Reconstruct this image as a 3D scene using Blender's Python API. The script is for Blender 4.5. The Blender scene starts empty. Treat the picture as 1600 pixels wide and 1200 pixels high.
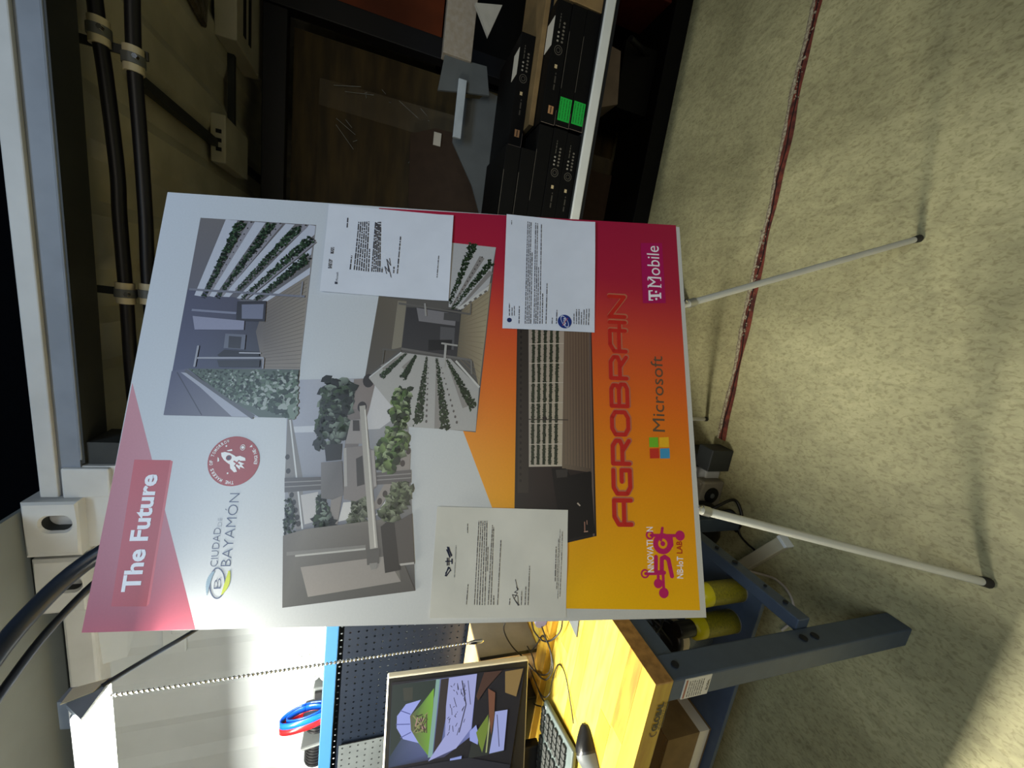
import bpy, bmesh, math, random
from mathutils import Matrix, Vector
random.seed(7)
R = math.radians
S = bpy.context.scene
col = S.collection
# ------------------------------------------------------------------ camera
cam_d = bpy.data.cameras.new('camera'); cam = bpy.data.objects.new('camera', cam_d); col.objects.link(cam)
cam_d.sensor_width = 36.0; cam_d.lens = 36.0*610/1600; cam_d.clip_start = .02
mr = Matrix([[0.144659, 0.968074, 0.204708], [-0.299597, 0.240026, -0.923379], [-0.943035, 0.072245, 0.324754]]).to_4x4(); mr.translation = (0, 0, 1.4)
cam.matrix_world = mr
S.camera = cam
# ------------------------------------------------------------------ world, lights, exposure
w = bpy.data.worlds.new('world'); S.world = w; w.use_nodes = True
w.node_tree.nodes['Background'].inputs[0].default_value = (.36, .46, .62, 1)
w.node_tree.nodes['Background'].inputs[1].default_value = .035
def area(name, loc, size, energy, color, target):
    l = bpy.data.lights.new(name, 'AREA'); l.shape = 'RECTANGLE'; l.size, l.size_y = size
    l.energy = energy; l.color = color
    o = bpy.data.objects.new(name, l); col.objects.link(o); o.location = loc
    o.rotation_euler = (Vector(target)-Vector(loc)).to_track_quat('-Z', 'Y').to_euler()
    return o
area('skylight', (.15, -.75, 3.3), (1.5, .6), 33, (.62, .80, 1.0), (.1, .8, .8))
area('front_fill', (.7, -2.6, 2.5), (2.0, 1.4), 26, (1.0, .90, .72), (.2, 1.2, .9))  # added frontal fill, not a known lamp; lifts the dark container interior
bench_tube = area('bench_tube', (-1.34, .672, 1.797), (1.16, .07), 58, (1.0, .975, .86), (-1.34, .673, 0))
LAMP_EMIT = 22.0
S.view_settings.view_transform = 'Standard'; S.view_settings.look = 'None'
S.view_settings.gamma = 1; S.view_settings.use_curve_mapping = False
S.view_settings.exposure = 0.0

# ------------------------------------------------------------------ materials
def lin(c): return tuple((v/255/12.92) if v/255 <= .04045 else ((v/255+.055)/1.055)**2.4 for v in c[:3])
def mat(name, rgb, rough=.6, metal=0., var=.12, scale=12., bump=0., rgb2=None, stretch=(1, 1, 1), spec=.4, detail=4, trans=0., alpha=1., emit=None, coords='Object', ramp=(.35, .65)):
    m = bpy.data.materials.new(name); m.use_nodes = True
    nt = m.node_tree; N = nt.nodes; L = nt.links; b = N['Principled BSDF']
    c = lin(rgb)
    b.inputs['Roughness'].default_value = rough; b.inputs['Metallic'].default_value = metal
    b.inputs['Specular IOR Level'].default_value = spec
    if trans: b.inputs['Transmission Weight'].default_value = trans
    if alpha < 1: b.inputs['Alpha'].default_value = alpha
    tc = N.new('ShaderNodeTexCoord'); mp = N.new('ShaderNodeMapping'); mp.inputs['Scale'].default_value = stretch
    no = N.new('ShaderNodeTexNoise'); no.inputs['Scale'].default_value = scale; no.inputs['Detail'].default_value = detail
    L.new(tc.outputs[coords], mp.inputs[0]); L.new(mp.outputs[0], no.inputs['Vector'])
    cr = N.new('ShaderNodeValToRGB'); L.new(no.outputs['Fac'], cr.inputs[0])
    c2 = lin(rgb2) if rgb2 else tuple(v*(1-var) for v in c)
    c1 = c if rgb2 else tuple(min(1, v*(1+var)) for v in c)
    cr.color_ramp.elements[0].position = ramp[0]; cr.color_ramp.elements[1].position = ramp[1]
    cr.color_ramp.elements[0].color = (*c2, 1); cr.color_ramp.elements[1].color = (*c1, 1)
    L.new(cr.outputs[0], b.inputs['Base Color'])
    if bump:
        bp = N.new('ShaderNodeBump'); bp.inputs['Strength'].default_value = bump; bp.inputs['Distance'].default_value = .01
        L.new(no.outputs['Fac'], bp.inputs['Height']); L.new(bp.outputs[0], b.inputs['Normal'])
    if emit:
        b.inputs['Emission Color'].default_value = (*emit[0], 1); b.inputs['Emission Strength'].default_value = emit[1]
    return m
def print_mat(name, rough=.5, spec=.35, emis=0., grain=.0):
    m = bpy.data.materials.new(name); m.use_nodes = True
    nt = m.node_tree; b = nt.nodes['Principled BSDF']
    a = nt.nodes.new('ShaderNodeVertexColor'); a.layer_name = 'ink'
    src = a.outputs[0]
    if grain:
        tc = nt.nodes.new('ShaderNodeTexCoord'); no = nt.nodes.new('ShaderNodeTexNoise'); no.inputs['Scale'].default_value = 260
        mr_ = nt.nodes.new('ShaderNodeMapRange'); mr_.inputs['To Min'].default_value = 1-grain; mr_.inputs['To Max'].default_value = 1+grain
        mx = nt.nodes.new('ShaderNodeVectorMath'); mx.operation = 'SCALE'
        nt.links.new(tc.outputs['Object'], no.inputs[0]); nt.links.new(no.outputs['Fac'], mr_.inputs['Value'])
        nt.links.new(src, mx.inputs[0]); nt.links.new(mr_.outputs[0], mx.inputs['Scale']); src = mx.outputs[0]
    if emis:
        nt.links.new(src, b.inputs['Emission Color']); b.inputs['Emission Strength'].default_value = emis
        b.inputs['Base Color'].default_value = (.01, .01, .012, 1)
    else:
        nt.links.new(src, b.inputs['Base Color'])
    b.inputs['Roughness'].default_value = rough; b.inputs['Specular IOR Level'].default_value = spec
    return m
INK = print_mat('printed_ink', .38, .5, grain=.05)
PAPERINK = print_mat('paper_ink', .8, .2, grain=.04)
SCREEN = print_mat('screen_glow', .15, .5, emis=.75)
M = dict(
    foam=mat('foam_board', (214, 214, 214), .5, var=.02),
    white_paint=mat('white_paint', (182, 184, 184), .5, var=.06, scale=9, bump=.15),
    white_wall=mat('white_wall_paint', (178, 184, 188), .55, var=.05, scale=5, bump=.06),
    cream=mat('cream_paint', (182, 179, 163), .6, var=.12, scale=6, bump=.1),
    grey_beam=mat('grey_beam_paint', (120, 128, 140), .55, var=.08),
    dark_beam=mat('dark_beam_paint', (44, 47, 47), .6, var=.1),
    grey_panel=mat('grey_panel', (112, 117, 116), .7, var=.1, scale=3),
    black=mat('black_plastic', (20, 20, 22), .4, var=.1),
    black_cable=mat('black_rubber', (16, 17, 24), .45, var=.1),
    dark_cable=mat('dark_blue_rubber', (34, 40, 50), .3, var=.1),
    sleeve=mat('cream_plastic', (190, 182, 155), .5, var=.06),
    rust=mat('rusty_steel', (124, 58, 42), .8, rgb2=(70, 34, 28), scale=40, bump=.5),
    mortar=mat('crumbled_mortar', (178, 168, 140), .9, rgb2=(120, 104, 84), scale=120, bump=.6),
    gap=mat('dark_gap', (22, 16, 14), .9),
    plywood=mat('plywood', (78, 64, 34), .6, rgb2=(50, 42, 24), scale=3, stretch=(1, 1, 6), bump=.05, spec=.3),
    ply_dark=mat('plywood_shaded_side', (52, 40, 26), .45, rgb2=(34, 28, 20), scale=4, stretch=(1, 1, 5)),
    wrap=mat('stretch_wrap', (150, 140, 120), .15, spec=.8, alpha=.12),
    orange=mat('orange_board', (140, 62, 20), .6, rgb2=(96, 42, 14), scale=2),
    navy_steel=mat('navy_rack_steel', (12, 14, 20), .5),
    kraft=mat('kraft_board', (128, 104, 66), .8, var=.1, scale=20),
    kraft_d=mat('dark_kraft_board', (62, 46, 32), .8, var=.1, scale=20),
    boxblack=mat('black_printed_card', (9, 9, 9), .6, spec=.15),
    steel_grey=mat('grey_steel', (88, 92, 92), .5, var=.08),
    lightstrip=mat('pale_metal_strip', (176, 184, 188), .4),
    creamblock=mat('speckled_cream_block', (160, 150, 136), .7, rgb2=(150, 138, 120), scale=60, bump=.15),
    table_edge=mat('white_plastic_edge', (214, 216, 210), .45, var=.03),
    red_crate=mat('dark_red_plastic', (90, 28, 16), .6),
    tan_card=mat('tan_grey_card', (118, 104, 92), .8),
    blue_steel=mat('blue_grey_powder_coat', (64, 76, 92), .45, var=.06, scale=30, bump=.05),
    blue_frame=mat('sky_blue_steel', (44, 88, 128), .35, var=.03),
    navy_panel=mat('navy_pegboard', (17, 23, 33), .35, var=.08),
    grey_peg=mat('grey_perforated_steel', (72, 77, 79), .45),
    hole=mat('hole_dark', (14, 16, 20), .8),
    silver=mat('brushed_silver', (190, 188, 180), .3, metal=.8, var=.04),
    chrome=mat('chrome', (215, 215, 215), .15, metal=1.),
    monitor_back=mat('silver_monitor_plastic', (196, 190, 170), .4, var=.03),
    bezel=mat('black_bezel', (24, 24, 24), .3),
    keyb=mat('grey_keyboard_plastic', (78, 88, 86), .5),
    keycap=mat('dark_keycap', (46, 48, 46), .5),
    mouse=mat('black_mouse', (40, 40, 38), .3),
    easel=mat('off_white_powder_coat', (196, 194, 180), .4, var=.04),
    rubber=mat('black_rubber_tip', (38, 36, 34), .7),
    yellow=mat('yellow_can_paint', (205, 190, 14), .35, var=.04),
    yellow_lab=mat('yellow_can_label', (150, 140, 22), .45, rgb2=(100, 96, 24), scale=160, stretch=(1, 1, 4)),
    lid=mat('cream_lid', (196, 184, 150), .5),
    clear=mat('clear_jar_plastic', (120, 130, 130), .1, alpha=.45, spec=.8),
    blackcord=mat('black_cord', (26, 24, 22), .4),
    whitecord=mat('white_cord', (200, 190, 175), .5),
    whiteplas=mat('white_plastic', (222, 224, 220), .45, var=.02),
    blue_strap=mat('bright_blue_strap', (24, 96, 220), .25),
    red_strap=mat('bright_red_strap', (205, 32, 36), .25),
    tape_y=mat('yellow_tape', (235, 180, 20), .4), tape_p=mat('violet_grey_core', (120, 118, 150), .5),
    pale_tube=mat('pale_grey_box', (176, 172, 160), .6),
    beige_box=mat('beige_box', (190, 160, 110), .7), beige_side=mat('grey_box_side', (128, 122, 108), .7),
    housing=mat('lamp_housing', (120, 128, 136), .45),
    lamp=mat('lit_diffuser', (255, 250, 235), .5, emit=((1.0, .965, .84), LAMP_EMIT)),
    sticker=mat('sticker_paper', (216, 208, 190), .6, var=.03),
)
def wood(name, a, b):
    return mat(name, a, .35, rgb2=b, scale=7, stretch=(1.2, 9, 9), detail=6, bump=.05, ramp=(.3, .62), spec=.4)
WOODS = [wood('maple_stave_pale', (206, 176, 66), (190, 154, 50)), wood('maple_stave_warm', (190, 154, 50), (168, 124, 38)),
         wood('maple_stave_light', (212, 186, 82), (198, 168, 60)), wood('maple_stave_brown', (180, 142, 46), (150, 108, 34))]
WOOD_EDGE = wood('maple_edge', (176, 128, 66), (140, 98, 48))
# concrete floor
def concrete():
    m = bpy.data.materials.new('concrete'); m.use_nodes = True
    nt = m.node_tree; N = nt.nodes; L = nt.links; b = N['Principled BSDF']; b.inputs['Roughness'].default_value = .62
    tc = N.new('ShaderNodeTexCoord')
    mp0 = N.new('ShaderNodeMapping'); mp0.inputs['Rotation'].default_value = (0, 0, R(35)); mp0.inputs['Scale'].default_value = (1.5, .95, 1)
    L.new(tc.outputs['Object'], mp0.inputs[0])
    def noise(sc, det, dist=0):
        n = N.new('ShaderNodeTexNoise'); n.inputs['Scale'].default_value = sc; n.inputs['Detail'].default_value = det; n.inputs['Distortion'].default_value = dist
        L.new(mp0.outputs[0], n.inputs['Vector']); return n
    def ramp(n, p0, c0, p1, c1):
        r = N.new('ShaderNodeValToRGB'); r.color_ramp.elements[0].position = p0; r.color_ramp.elements[1].position = p1
        r.color_ramp.elements[0].color = (*c0, 1); r.color_ramp.elements[1].color = (*c1, 1); L.new(n.outputs['Fac'], r.inputs[0]); return r
    big = ramp(noise(1.6, 4, .6), .32, (.31, .285, .15), .68, (.50, .46, .25))
    mid = ramp(noise(15, 8, 1.4), .34, (.66, .64, .60), .6, (1.06, 1.05, 1.0))
    fin = ramp(noise(80, 6, .8), .36, (.70, .68, .62), .5, (1.05, 1.05, 1.05))
    m1 = N.new('ShaderNodeMix'); m1.data_type = 'RGBA'; m1.blend_type = 'MULTIPLY'; m1.inputs[0].default_value = .5
    L.new(big.outputs[0], m1.inputs[6]); L.new(mid.outputs[0], m1.inputs[7])
    m2 = N.new('ShaderNodeMix'); m2.data_type = 'RGBA'; m2.blend_type = 'MULTIPLY'; m2.inputs[0].default_value = .75
    L.new(m1.outputs[2], m2.inputs[6]); L.new(fin.outputs[0], m2.inputs[7])
    L.new(m2.outputs[2], b.inputs['Base Color'])
    nb = noise(30, 6, .5); bp = N.new('ShaderNodeBump'); bp.inputs['Strength'].default_value = .35; bp.inputs['Distance'].default_value = .006
    L.new(nb.outputs['Fac'], bp.inputs['Height']); L.new(bp.outputs[0], b.inputs['Normal'])
    return m
M['concrete'] = concrete()

# ------------------------------------------------------------------ mesh helpers (world coordinates)
class MB:
    def __init__(s): s.v = []; s.f = []; s.smooth = []
    def add(s, vs, fs, smooth=False):
        o = len(s.v); s.v += [tuple(v) for v in vs]; s.f += [tuple(i+o for i in f) for f in fs]; s.smooth += [smooth]*len(fs); return s
    def box(s, x0, x1, y0, y1, z0, z1, bev=0.):
        c = Vector(((x0+x1)/2, (y0+y1)/2, (z0+z1)/2)); return s.obox(c, (1, 0, 0), (0, 1, 0), (0, 0, 1), abs(x1-x0), abs(y1-y0), abs(z1-z0), bev)
    def obox(s, c, ax, ay, az, lx, ly, lz, bev=0.):
        c = Vector(c); ax = Vector(ax).normalized(); ay = Vector(ay).normalized(); az = Vector(az).normalized()
        if bev <= 0:
            vs = [c+ax*lx/2*i+ay*ly/2*j+az*lz/2*k for i in (-1, 1) for j in (-1, 1) for k in (-1, 1)]
            s.add(vs, [(0, 1, 3, 2), (4, 6, 7, 5), (0, 4, 5, 1), (2, 3, 7, 6), (0, 2, 6, 4), (1, 5, 7, 3)]); return s
        bm = bmesh.new(); bmesh.ops.create_cube(bm, size=1)
        for v in bm.verts: v.co = Vector((v.co.x*lx, v.co.y*ly, v.co.z*lz))
        bmesh.ops.bevel(bm, geom=list(bm.edges), offset=min(bev, lx*.45, ly*.45, lz*.45), segments=2, affect='EDGES', profile=.5)
        bm.verts.ensure_lookup_table(); bm.verts.index_update()
        s.add([c+ax*v.co.x+ay*v.co.y+az*v.co.z for v in bm.verts], [[v.index for v in f.verts] for f in bm.faces]); bm.free(); return s
    def tube(s, pts, r, n=10, caps=True, r2=None):
        pts = [Vector(p) for p in pts]; k = len(pts); prev = None; rings = []
        for i, p in enumerate(pts):
            t = (pts[min(i+1, k-1)]-pts[max(i-1, 0)]).normalized()
            a = prev if prev is not None else (Vector((0, 0, 1)) if abs(t.z) < .9 else Vector((1, 0, 0)))
            a = (a-t*a.dot(t)).normalized(); b = t.cross(a); prev = a
            rr = r if r2 is None else r+(r2-r)*i/(k-1)
            rings.append([p+(a*math.cos(2*math.pi*j/n)+b*math.sin(2*math.pi*j/n))*rr for j in range(n)])
        vs = [v for g in rings for v in g]; fs = []
        for i in range(k-1):
            for j in range(n): fs.append((i*n+j, i*n+(j+1) % n, (i+1)*n+(j+1) % n, (i+1)*n+j))
        s.add(vs, fs, True)
        if caps: s.add(rings[0], [tuple(range(n))[::-1]]); s.add(rings[-1], [tuple(range(n))])
        return s
    def lathe(s, c, prof, n=20):
        c = Vector(c); rings = [[c+Vector((r*math.cos(2*math.pi*j/n), r*math.sin(2*math.pi*j/n), z)) for j in range(n)] for r, z in prof]
        vs = [v for g in rings for v in g]; fs = []
        for i in range(len(prof)-1):
            for j in range(n): fs.append((i*n+j, i*n+(j+1) % n, (i+1)*n+(j+1) % n, (i+1)*n+j))
        s.add(vs, fs, True); s.add(rings[0], [tuple(range(n))[::-1]]); s.add(rings[-1], [tuple(range(n))]); return s
    def prism(s, pts, vec):
        pts = [Vector(p) for p in pts]; vec = Vector(vec); n = len(pts)
        s.add(pts+[p+vec for p in pts], [tuple(range(n))[::-1], tuple(range(n, 2*n))]+[(i, (i+1) % n, n+(i+1) % n, n+i) for i in range(n)]); return s
    def mesh(s, name, off=(0, 0, 0)):
        me = bpy.data.meshes.new(name); off = Vector(off)
        me.from_pydata([Vector(v)-off for v in s.v], [], s.f)
        for p, sm in zip(me.polygons, s.smooth): p.use_smooth = sm
        bm = bmesh.new(); bm.from_mesh(me); bmesh.ops.recalc_face_normals(bm, faces=bm.faces); bm.to_mesh(bm_me := me); bm.free()
        me.update(); return me
def tag(o, label=None, cat=None, group=None, kind=None):
    if label: o['label'] = label
    if cat: o['category'] = cat
    if group: o['group'] = group
    if kind: o['kind'] = kind
    return o
def build(name, mb, m, parent=None, label=None, cat=None, group=None, kind=None):
    if parent is None:
        xs, ys, zs = zip(*mb.v); off = Vector(((min(xs)+max(xs))/2, (min(ys)+max(ys))/2, min(zs)))
    else:
        off = Vector(parent.get('_o', (0, 0, 0)))
    me = mb.mesh(name, off); me.materials.append(m)
    o = bpy.data.objects.new(name, me); col.objects.link(o)
    if parent is None: o.location = off; o['_o'] = list(off)
    else: o.parent = parent; o['_o'] = list(off)
    return tag(o, label, cat, group, kind)
def thing(name, label, cat, loc, group=None):
    o = bpy.data.objects.new(name, None); o.empty_display_size = .05; col.objects.link(o); o.location = loc; o['_o'] = list(loc)
    return tag(o, label, cat, group)
def struct(name, mb, m, parent=None):
    o = build(name, mb, m, parent)
    if parent is None: o['kind'] = 'structure'
    return o
def dup(root, delta):
    r = root.copy(); col.objects.link(r); r.location = Vector(root.location)+Vector(delta)
    for ch in list(root.children):
        c = ch.copy(); col.objects.link(c); c.parent = r
        for g in list(ch.children):
            d = g.copy(); col.objects.link(d); d.parent = c
    return r
def spline(pts, n=8):
    pts = [Vector(p) for p in pts]; out = []
    for i in range(len(pts)-1):
        p0 = pts[max(i-1, 0)]; p1 = pts[i]; p2 = pts[i+1]; p3 = pts[min(i+2, len(pts)-1)]
        for k in range(n):
            t = k/n; out.append(.5*((2*p1)+(-p0+p2)*t+(2*p0-5*p1+4*p2-p3)*t*t+(-p0+3*p1-3*p2+p3)*t*t*t))
    out.append(pts[-1]); return out

# ------------------------------------------------------------------ flat prints
TXT = {}
def text_tris(body, bold=0.):
    key = (body, bold)
    if key in TXT: return TXT[key]
    cu = bpy.data.curves.new('txt', 'FONT'); cu.body = body; cu.size = 1; cu.offset = bold; cu.resolution_u = 3
    o = bpy.data.objects.new('txt', cu); col.objects.link(o)
    dg = bpy.context.evaluated_depsgraph_get(); me = bpy.data.meshes.new_from_object(o.evaluated_get(dg))
    vs = [v.co.to_2d() for v in me.vertices]; fs = [tuple(p.vertices) for p in me.polygons]
    bpy.data.objects.remove(o); bpy.data.curves.remove(cu); bpy.data.meshes.remove(me)
    x0 = min(v.x for v in vs); x1 = max(v.x for v in vs)
    TXT[key] = ([(v.x-x0, v.y) for v in vs], fs, x1-x0)
    return TXT[key]
CAP = .729
class Print:
    """flat ink on a plane: polygons in the plane's own metres, each later one a hair above"""
    def __init__(s, z0=.0003, dz=.00002): s.v = []; s.f = []; s.c = []; s.z = z0; s.dz = dz
    def up(s): s.z += s.dz; return s
    def poly(s, pts, c, lift=True):
        if lift: s.up()
        o = len(s.v); s.v += [(p[0], p[1], s.z) for p in pts]; s.f.append(tuple(range(o, o+len(pts))))
        cs = c if isinstance(c[0], (tuple, list)) else [c]*len(pts); s.c.append([lin(x) for x in cs]); return s
    def grid(s, q, nx, ny, fn):
        """quad q = TL TR BR BL; fn(u,v)->rgb"""
        s.up(); P = lambda u, v: tuple((q[0][k]*(1-u)+q[1][k]*u)*(1-v)+(q[3][k]*(1-u)+q[2][k]*u)*v for k in (0, 1))
        for i in range(nx):
            for j in range(ny):
                c4 = [(i/nx, j/ny), ((i+1)/nx, j/ny), ((i+1)/nx, (j+1)/ny), (i/nx, (j+1)/ny)]
                s.poly([P(*c) for c in c4], [fn(*c) for c in c4], False)
        return s
    def line(s, a, b, w, c, w2=None, lift=True):
        a = Vector(a); b = Vector(b); d = (b-a).normalized(); n = Vector((-d.y, d.x)); w2 = w if w2 is None else w2
        return s.poly([a-n*w/2, a+n*w/2, b+n*w2/2, b-n*w2/2], c, lift)
    def path(s, pts, w, c, closed=False):
        s.up(); n = len(pts)
        for i in range(n if closed else n-1):
            a = Vector(pts[i]); b = Vector(pts[(i+1) % n]); s.line(a, b, w, c, lift=False); s.z += 1e-7; s.disc(a, w/2, w/2, c, 12, 0, False); s.z += 1e-7
            if i == n-2 and not closed: s.disc(b, w/2, w/2, c, 12, 0, False)
        return s
    def disc(s, ctr, rx, ry, c, n=32, rot=0., lift=True):
        return s.poly([(ctr[0]+rx*math.cos(t)*math.cos(rot)-ry*math.sin(t)*math.sin(rot), ctr[1]+rx*math.cos(t)*math.sin(rot)+ry*math.sin(t)*math.cos(rot)) for t in [2*math.pi*k/n for k in range(n)]], c, lift)
    def ring(s, ctr, r0, r1, c, n=32, a0=0., a1=6.2832, sx=1., rot=0.):
        s.up()
        def pt(r, t):
            x = r*math.cos(t)*sx; y = r*math.sin(t); return (ctr[0]+x*math.cos(rot)-y*math.sin(rot), ctr[1]+x*math.sin(rot)+y*math.cos(rot))
        for k in range(n):
            t0 = a0+(a1-a0)*k/n; t1 = a0+(a1-a0)*(k+1)/n
            s.poly([pt(r0, t0), pt(r1, t0), pt(r1, t1), pt(r0, t1)], c, False)
        return s
    def text(s, body, a, b, top, c, bold=0.):
        """baseline a->b; top = a point on the cap-height line above a"""
        vs, fs, w = text_tris(body, bold); a = Vector(a); b = Vector(b); u = (b-a)/w
        d = (b-a).normalized(); n = Vector((-d.y, d.x)); h = (Vector(top)-a).dot(n)/CAP
        sh = n*h; s.up(); o = len(s.v)
        s.v += [(*(a+u*x+sh*y), s.z) for x, y in vs]
        for f in fs: s.f.append(tuple(i+o for i in f)); s.c.append([lin(c)]*len(f))
        return s
    def words(s, a, b, h, c, seed=0, dens=.82):
        rnd = random.Random(seed); a = Vector(a); b = Vector(b); L = (b-a).length; d = (b-a)/L; x = 0; s.up()
        while x < L:
            w = min(rnd.uniform(1.2, 5.5)*h, L-x)
            s.line(a+d*x, a+d*(x+w), h*rnd.uniform(.5, .75), c, lift=False); x += w+h*(1-dens)*3.2
        return s
    def leaves(s, a, b, wa, wb, n, cols, seed=0, power=1.0, asp=1.5):
        rnd = random.Random(seed); a = Vector(a); b = Vector(b); s.up()
        n = int(n*2.2)
        for i in range(n):
            t = (i/n)**power; w = wa+(wb-wa)*t; p = a.lerp(b, t)
            d = (b-a).normalized(); nn = Vector((-d.y, d.x)); q = p+nn*rnd.uniform(-.5, .5)*w+d*rnd.uniform(-.3, .3)*w
            s.z += 2e-8; r = w*rnd.uniform(.10, .23)*(1.25 if w > .024 else 1); th = rnd.uniform(0, 3.14)
            k = rnd.choice(cols); k2 = tuple(v*.45 for v in k)
            u = Vector((math.cos(th), math.sin(th))); v_ = Vector((-u.y, u.x))
            s.poly([q-u*r*asp, q-v_*r*.7-u*r*.3, q-v_*r*.6+u*r*.6, q+u*r*asp, q+v_*r*.7+u*r*.3, q+v_*r*.7-u*r*.5], [k2, k, k, k, k2, k2], False)
        return s
    def mesh(s, name):
        me = bpy.data.meshes.new(name); me.from_pydata(s.v, [], s.f)
        at = me.color_attributes.new('ink', 'FLOAT_COLOR', 'CORNER')
        data = []
        for p, cs in zip(me.polygons, s.c):
            for c in cs: data += [*c, 1.]
        at.data.foreach_set('color', data)
        bm = bmesh.new(); bm.from_mesh(me)
        for f in bm.faces:
            if f.normal.z < 0: f.normal_flip()
        bm.to_mesh(me); bm.free(); me.update(); return me
    def build(s, name, m, parent, local=None, label=None):
        me = s.mesh(name); me.materials.append(m); o = bpy.data.objects.new(name, me); col.objects.link(o)
        o.parent = parent
        if local is not None: o.matrix_local = local
        if label: o['label'] = label
        return o
def frame(ax, ay, az, org):
    m = Matrix((Vector(ax), Vector(ay), Vector(az))).transposed().to_4x4(); m.translation = Vector(org); return m

# ================================================================== SETTING
struct('floor', MB().add([(-5, -2.5, 0), (5, -2.5, 0), (5, 5, 0), (-5, 5, 0)], [(0, 1, 2, 3)]), M['concrete'])
# rusty steel sill with crumbled mortar along it
def sill():
    t = struct('trim_1', MB().box(-.45, 2.6, 1.22, 1.24, -.03, -.004), M['rust'])
    me = MB(); xs = [-.44+i*.02 for i in range(126)]
    yc = lambda x: 1.213+.056*(x+.42)+.0015*math.sin(x*9)
    def strip(off, wfun, z, m, name, zt=.0):
        vs = []; fs = []
        for i, x in enumerate(xs):
            y = yc(x)+off(x); ww = wfun(x); vs += [(x, y-ww, z), (x, y, z+zt), (x, y+ww, z)]
            if i: a = 3*(i-1); fs += [(a, a+1, a+4, a+3), (a+1, a+2, a+5, a+4)]
        o = build(name, MB().add(vs, fs), m, t)
    rn = [random.random() for _ in range(400)]
    sn = lambda x, k: math.sin(x*k)+.6*math.sin(x*k*2.3+1)
    strip(lambda x: 0, lambda x: .017+.004*sn(x, 11), .0015, M['rust'], 'rusty_sill', .001)
    strip(lambda x: .004*sn(x, 14)-.002, lambda x: .0022, .0040, M['gap'], 'wavy_gap', .0008)
    strip(lambda x: .017+.0035*sn(x, 9), lambda x: .0045+.005*rn[int((x+1)*97) % 400], .003, M['mortar'], 'mortar_edge', .003)
    mb = MB()
    for k in range(200):
        x = random.uniform(-.42, 1.7); 
        if math.sin(x*7) < -.1: continue
        y = yc(x)+random.gauss(.004, .008); r = random.uniform(.0015, .004)
        mb.obox((x, y, .004), (1, random.uniform(-1, 1), 0), (-random.uniform(-1, 1), 1, .2), (0, 0, 1), r*2, r*1.6, r, 0)
    o = build('mortar_crumbs', mb, M['mortar'], t); o['kind'] = 'stuff'
sill()
# right container: interior
def corr(name, x0, x1, y0, y1, zbase, amp, per, m, axis='ceil', parent=None, th=.004):
    """trapezoid corrugation; profile runs along x"""
    pr = []; x = x0; k = 0
    while x < x1:
        for dx, h in ((0, 0), (.36, 0), (.5, 1), (.86, 1)): pr.append((x+dx*per, h*amp))
        x += per
    vs = []; fs = []
    for i, (px, h) in enumerate(pr):
        if axis == 'ceil': vs += [(px, y0, zbase+h), (px, y1, zbase+h)]
        else: vs += [(px, zbase+h, y0), (px, zbase+h, y1)]
        if i: fs.append((2*i-2, 2*i, 2*i+1, 2*i-1))
    return struct(name, MB().add(vs, fs), m, parent)
corr('ceiling', -.62, 2.9, 1.24, 3.5, 2.14, .022, .29, M['cream'])
corr('wall_back', -.62, 2.9, 0, 2.16, 3.45, .03, .28, M['cream'], 'wall')
struct('wall_right', MB().box(2.9, 2.93, 1.3, 3.5, 0, 2.16), M['cream'])
struct('wall_left', MB().box(-.66, -.62, 1.3, 3.5, 0, 2.16), M['cream'])
hd = struct('trim_2', MB().box(-.65, 2.9, 1.20, 1.292, 2.100, 2.172), M['grey_beam'])
build('header_lip', MB().box(-.648, 2.9, 1.190, 1.202, 2.142, 2.178, .003), M['white_paint'], hd)
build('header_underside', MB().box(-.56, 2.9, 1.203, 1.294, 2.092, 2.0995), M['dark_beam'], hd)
build('weld_bead', MB().tube([(-.55, 1.203, 2.099), (2.9, 1.203, 2.099)], .003, 6), M['grey_beam'], hd)
jm = struct('trim_3', MB().box(-.565, -.505, 1.21, 1.31, 0, 2.09), M['dark_beam'])
build('door_jamb_foot', MB().box(-.555, -.462, 1.14, 1.215, 0, .11, .004), M['dark_beam'], jm)
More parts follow.
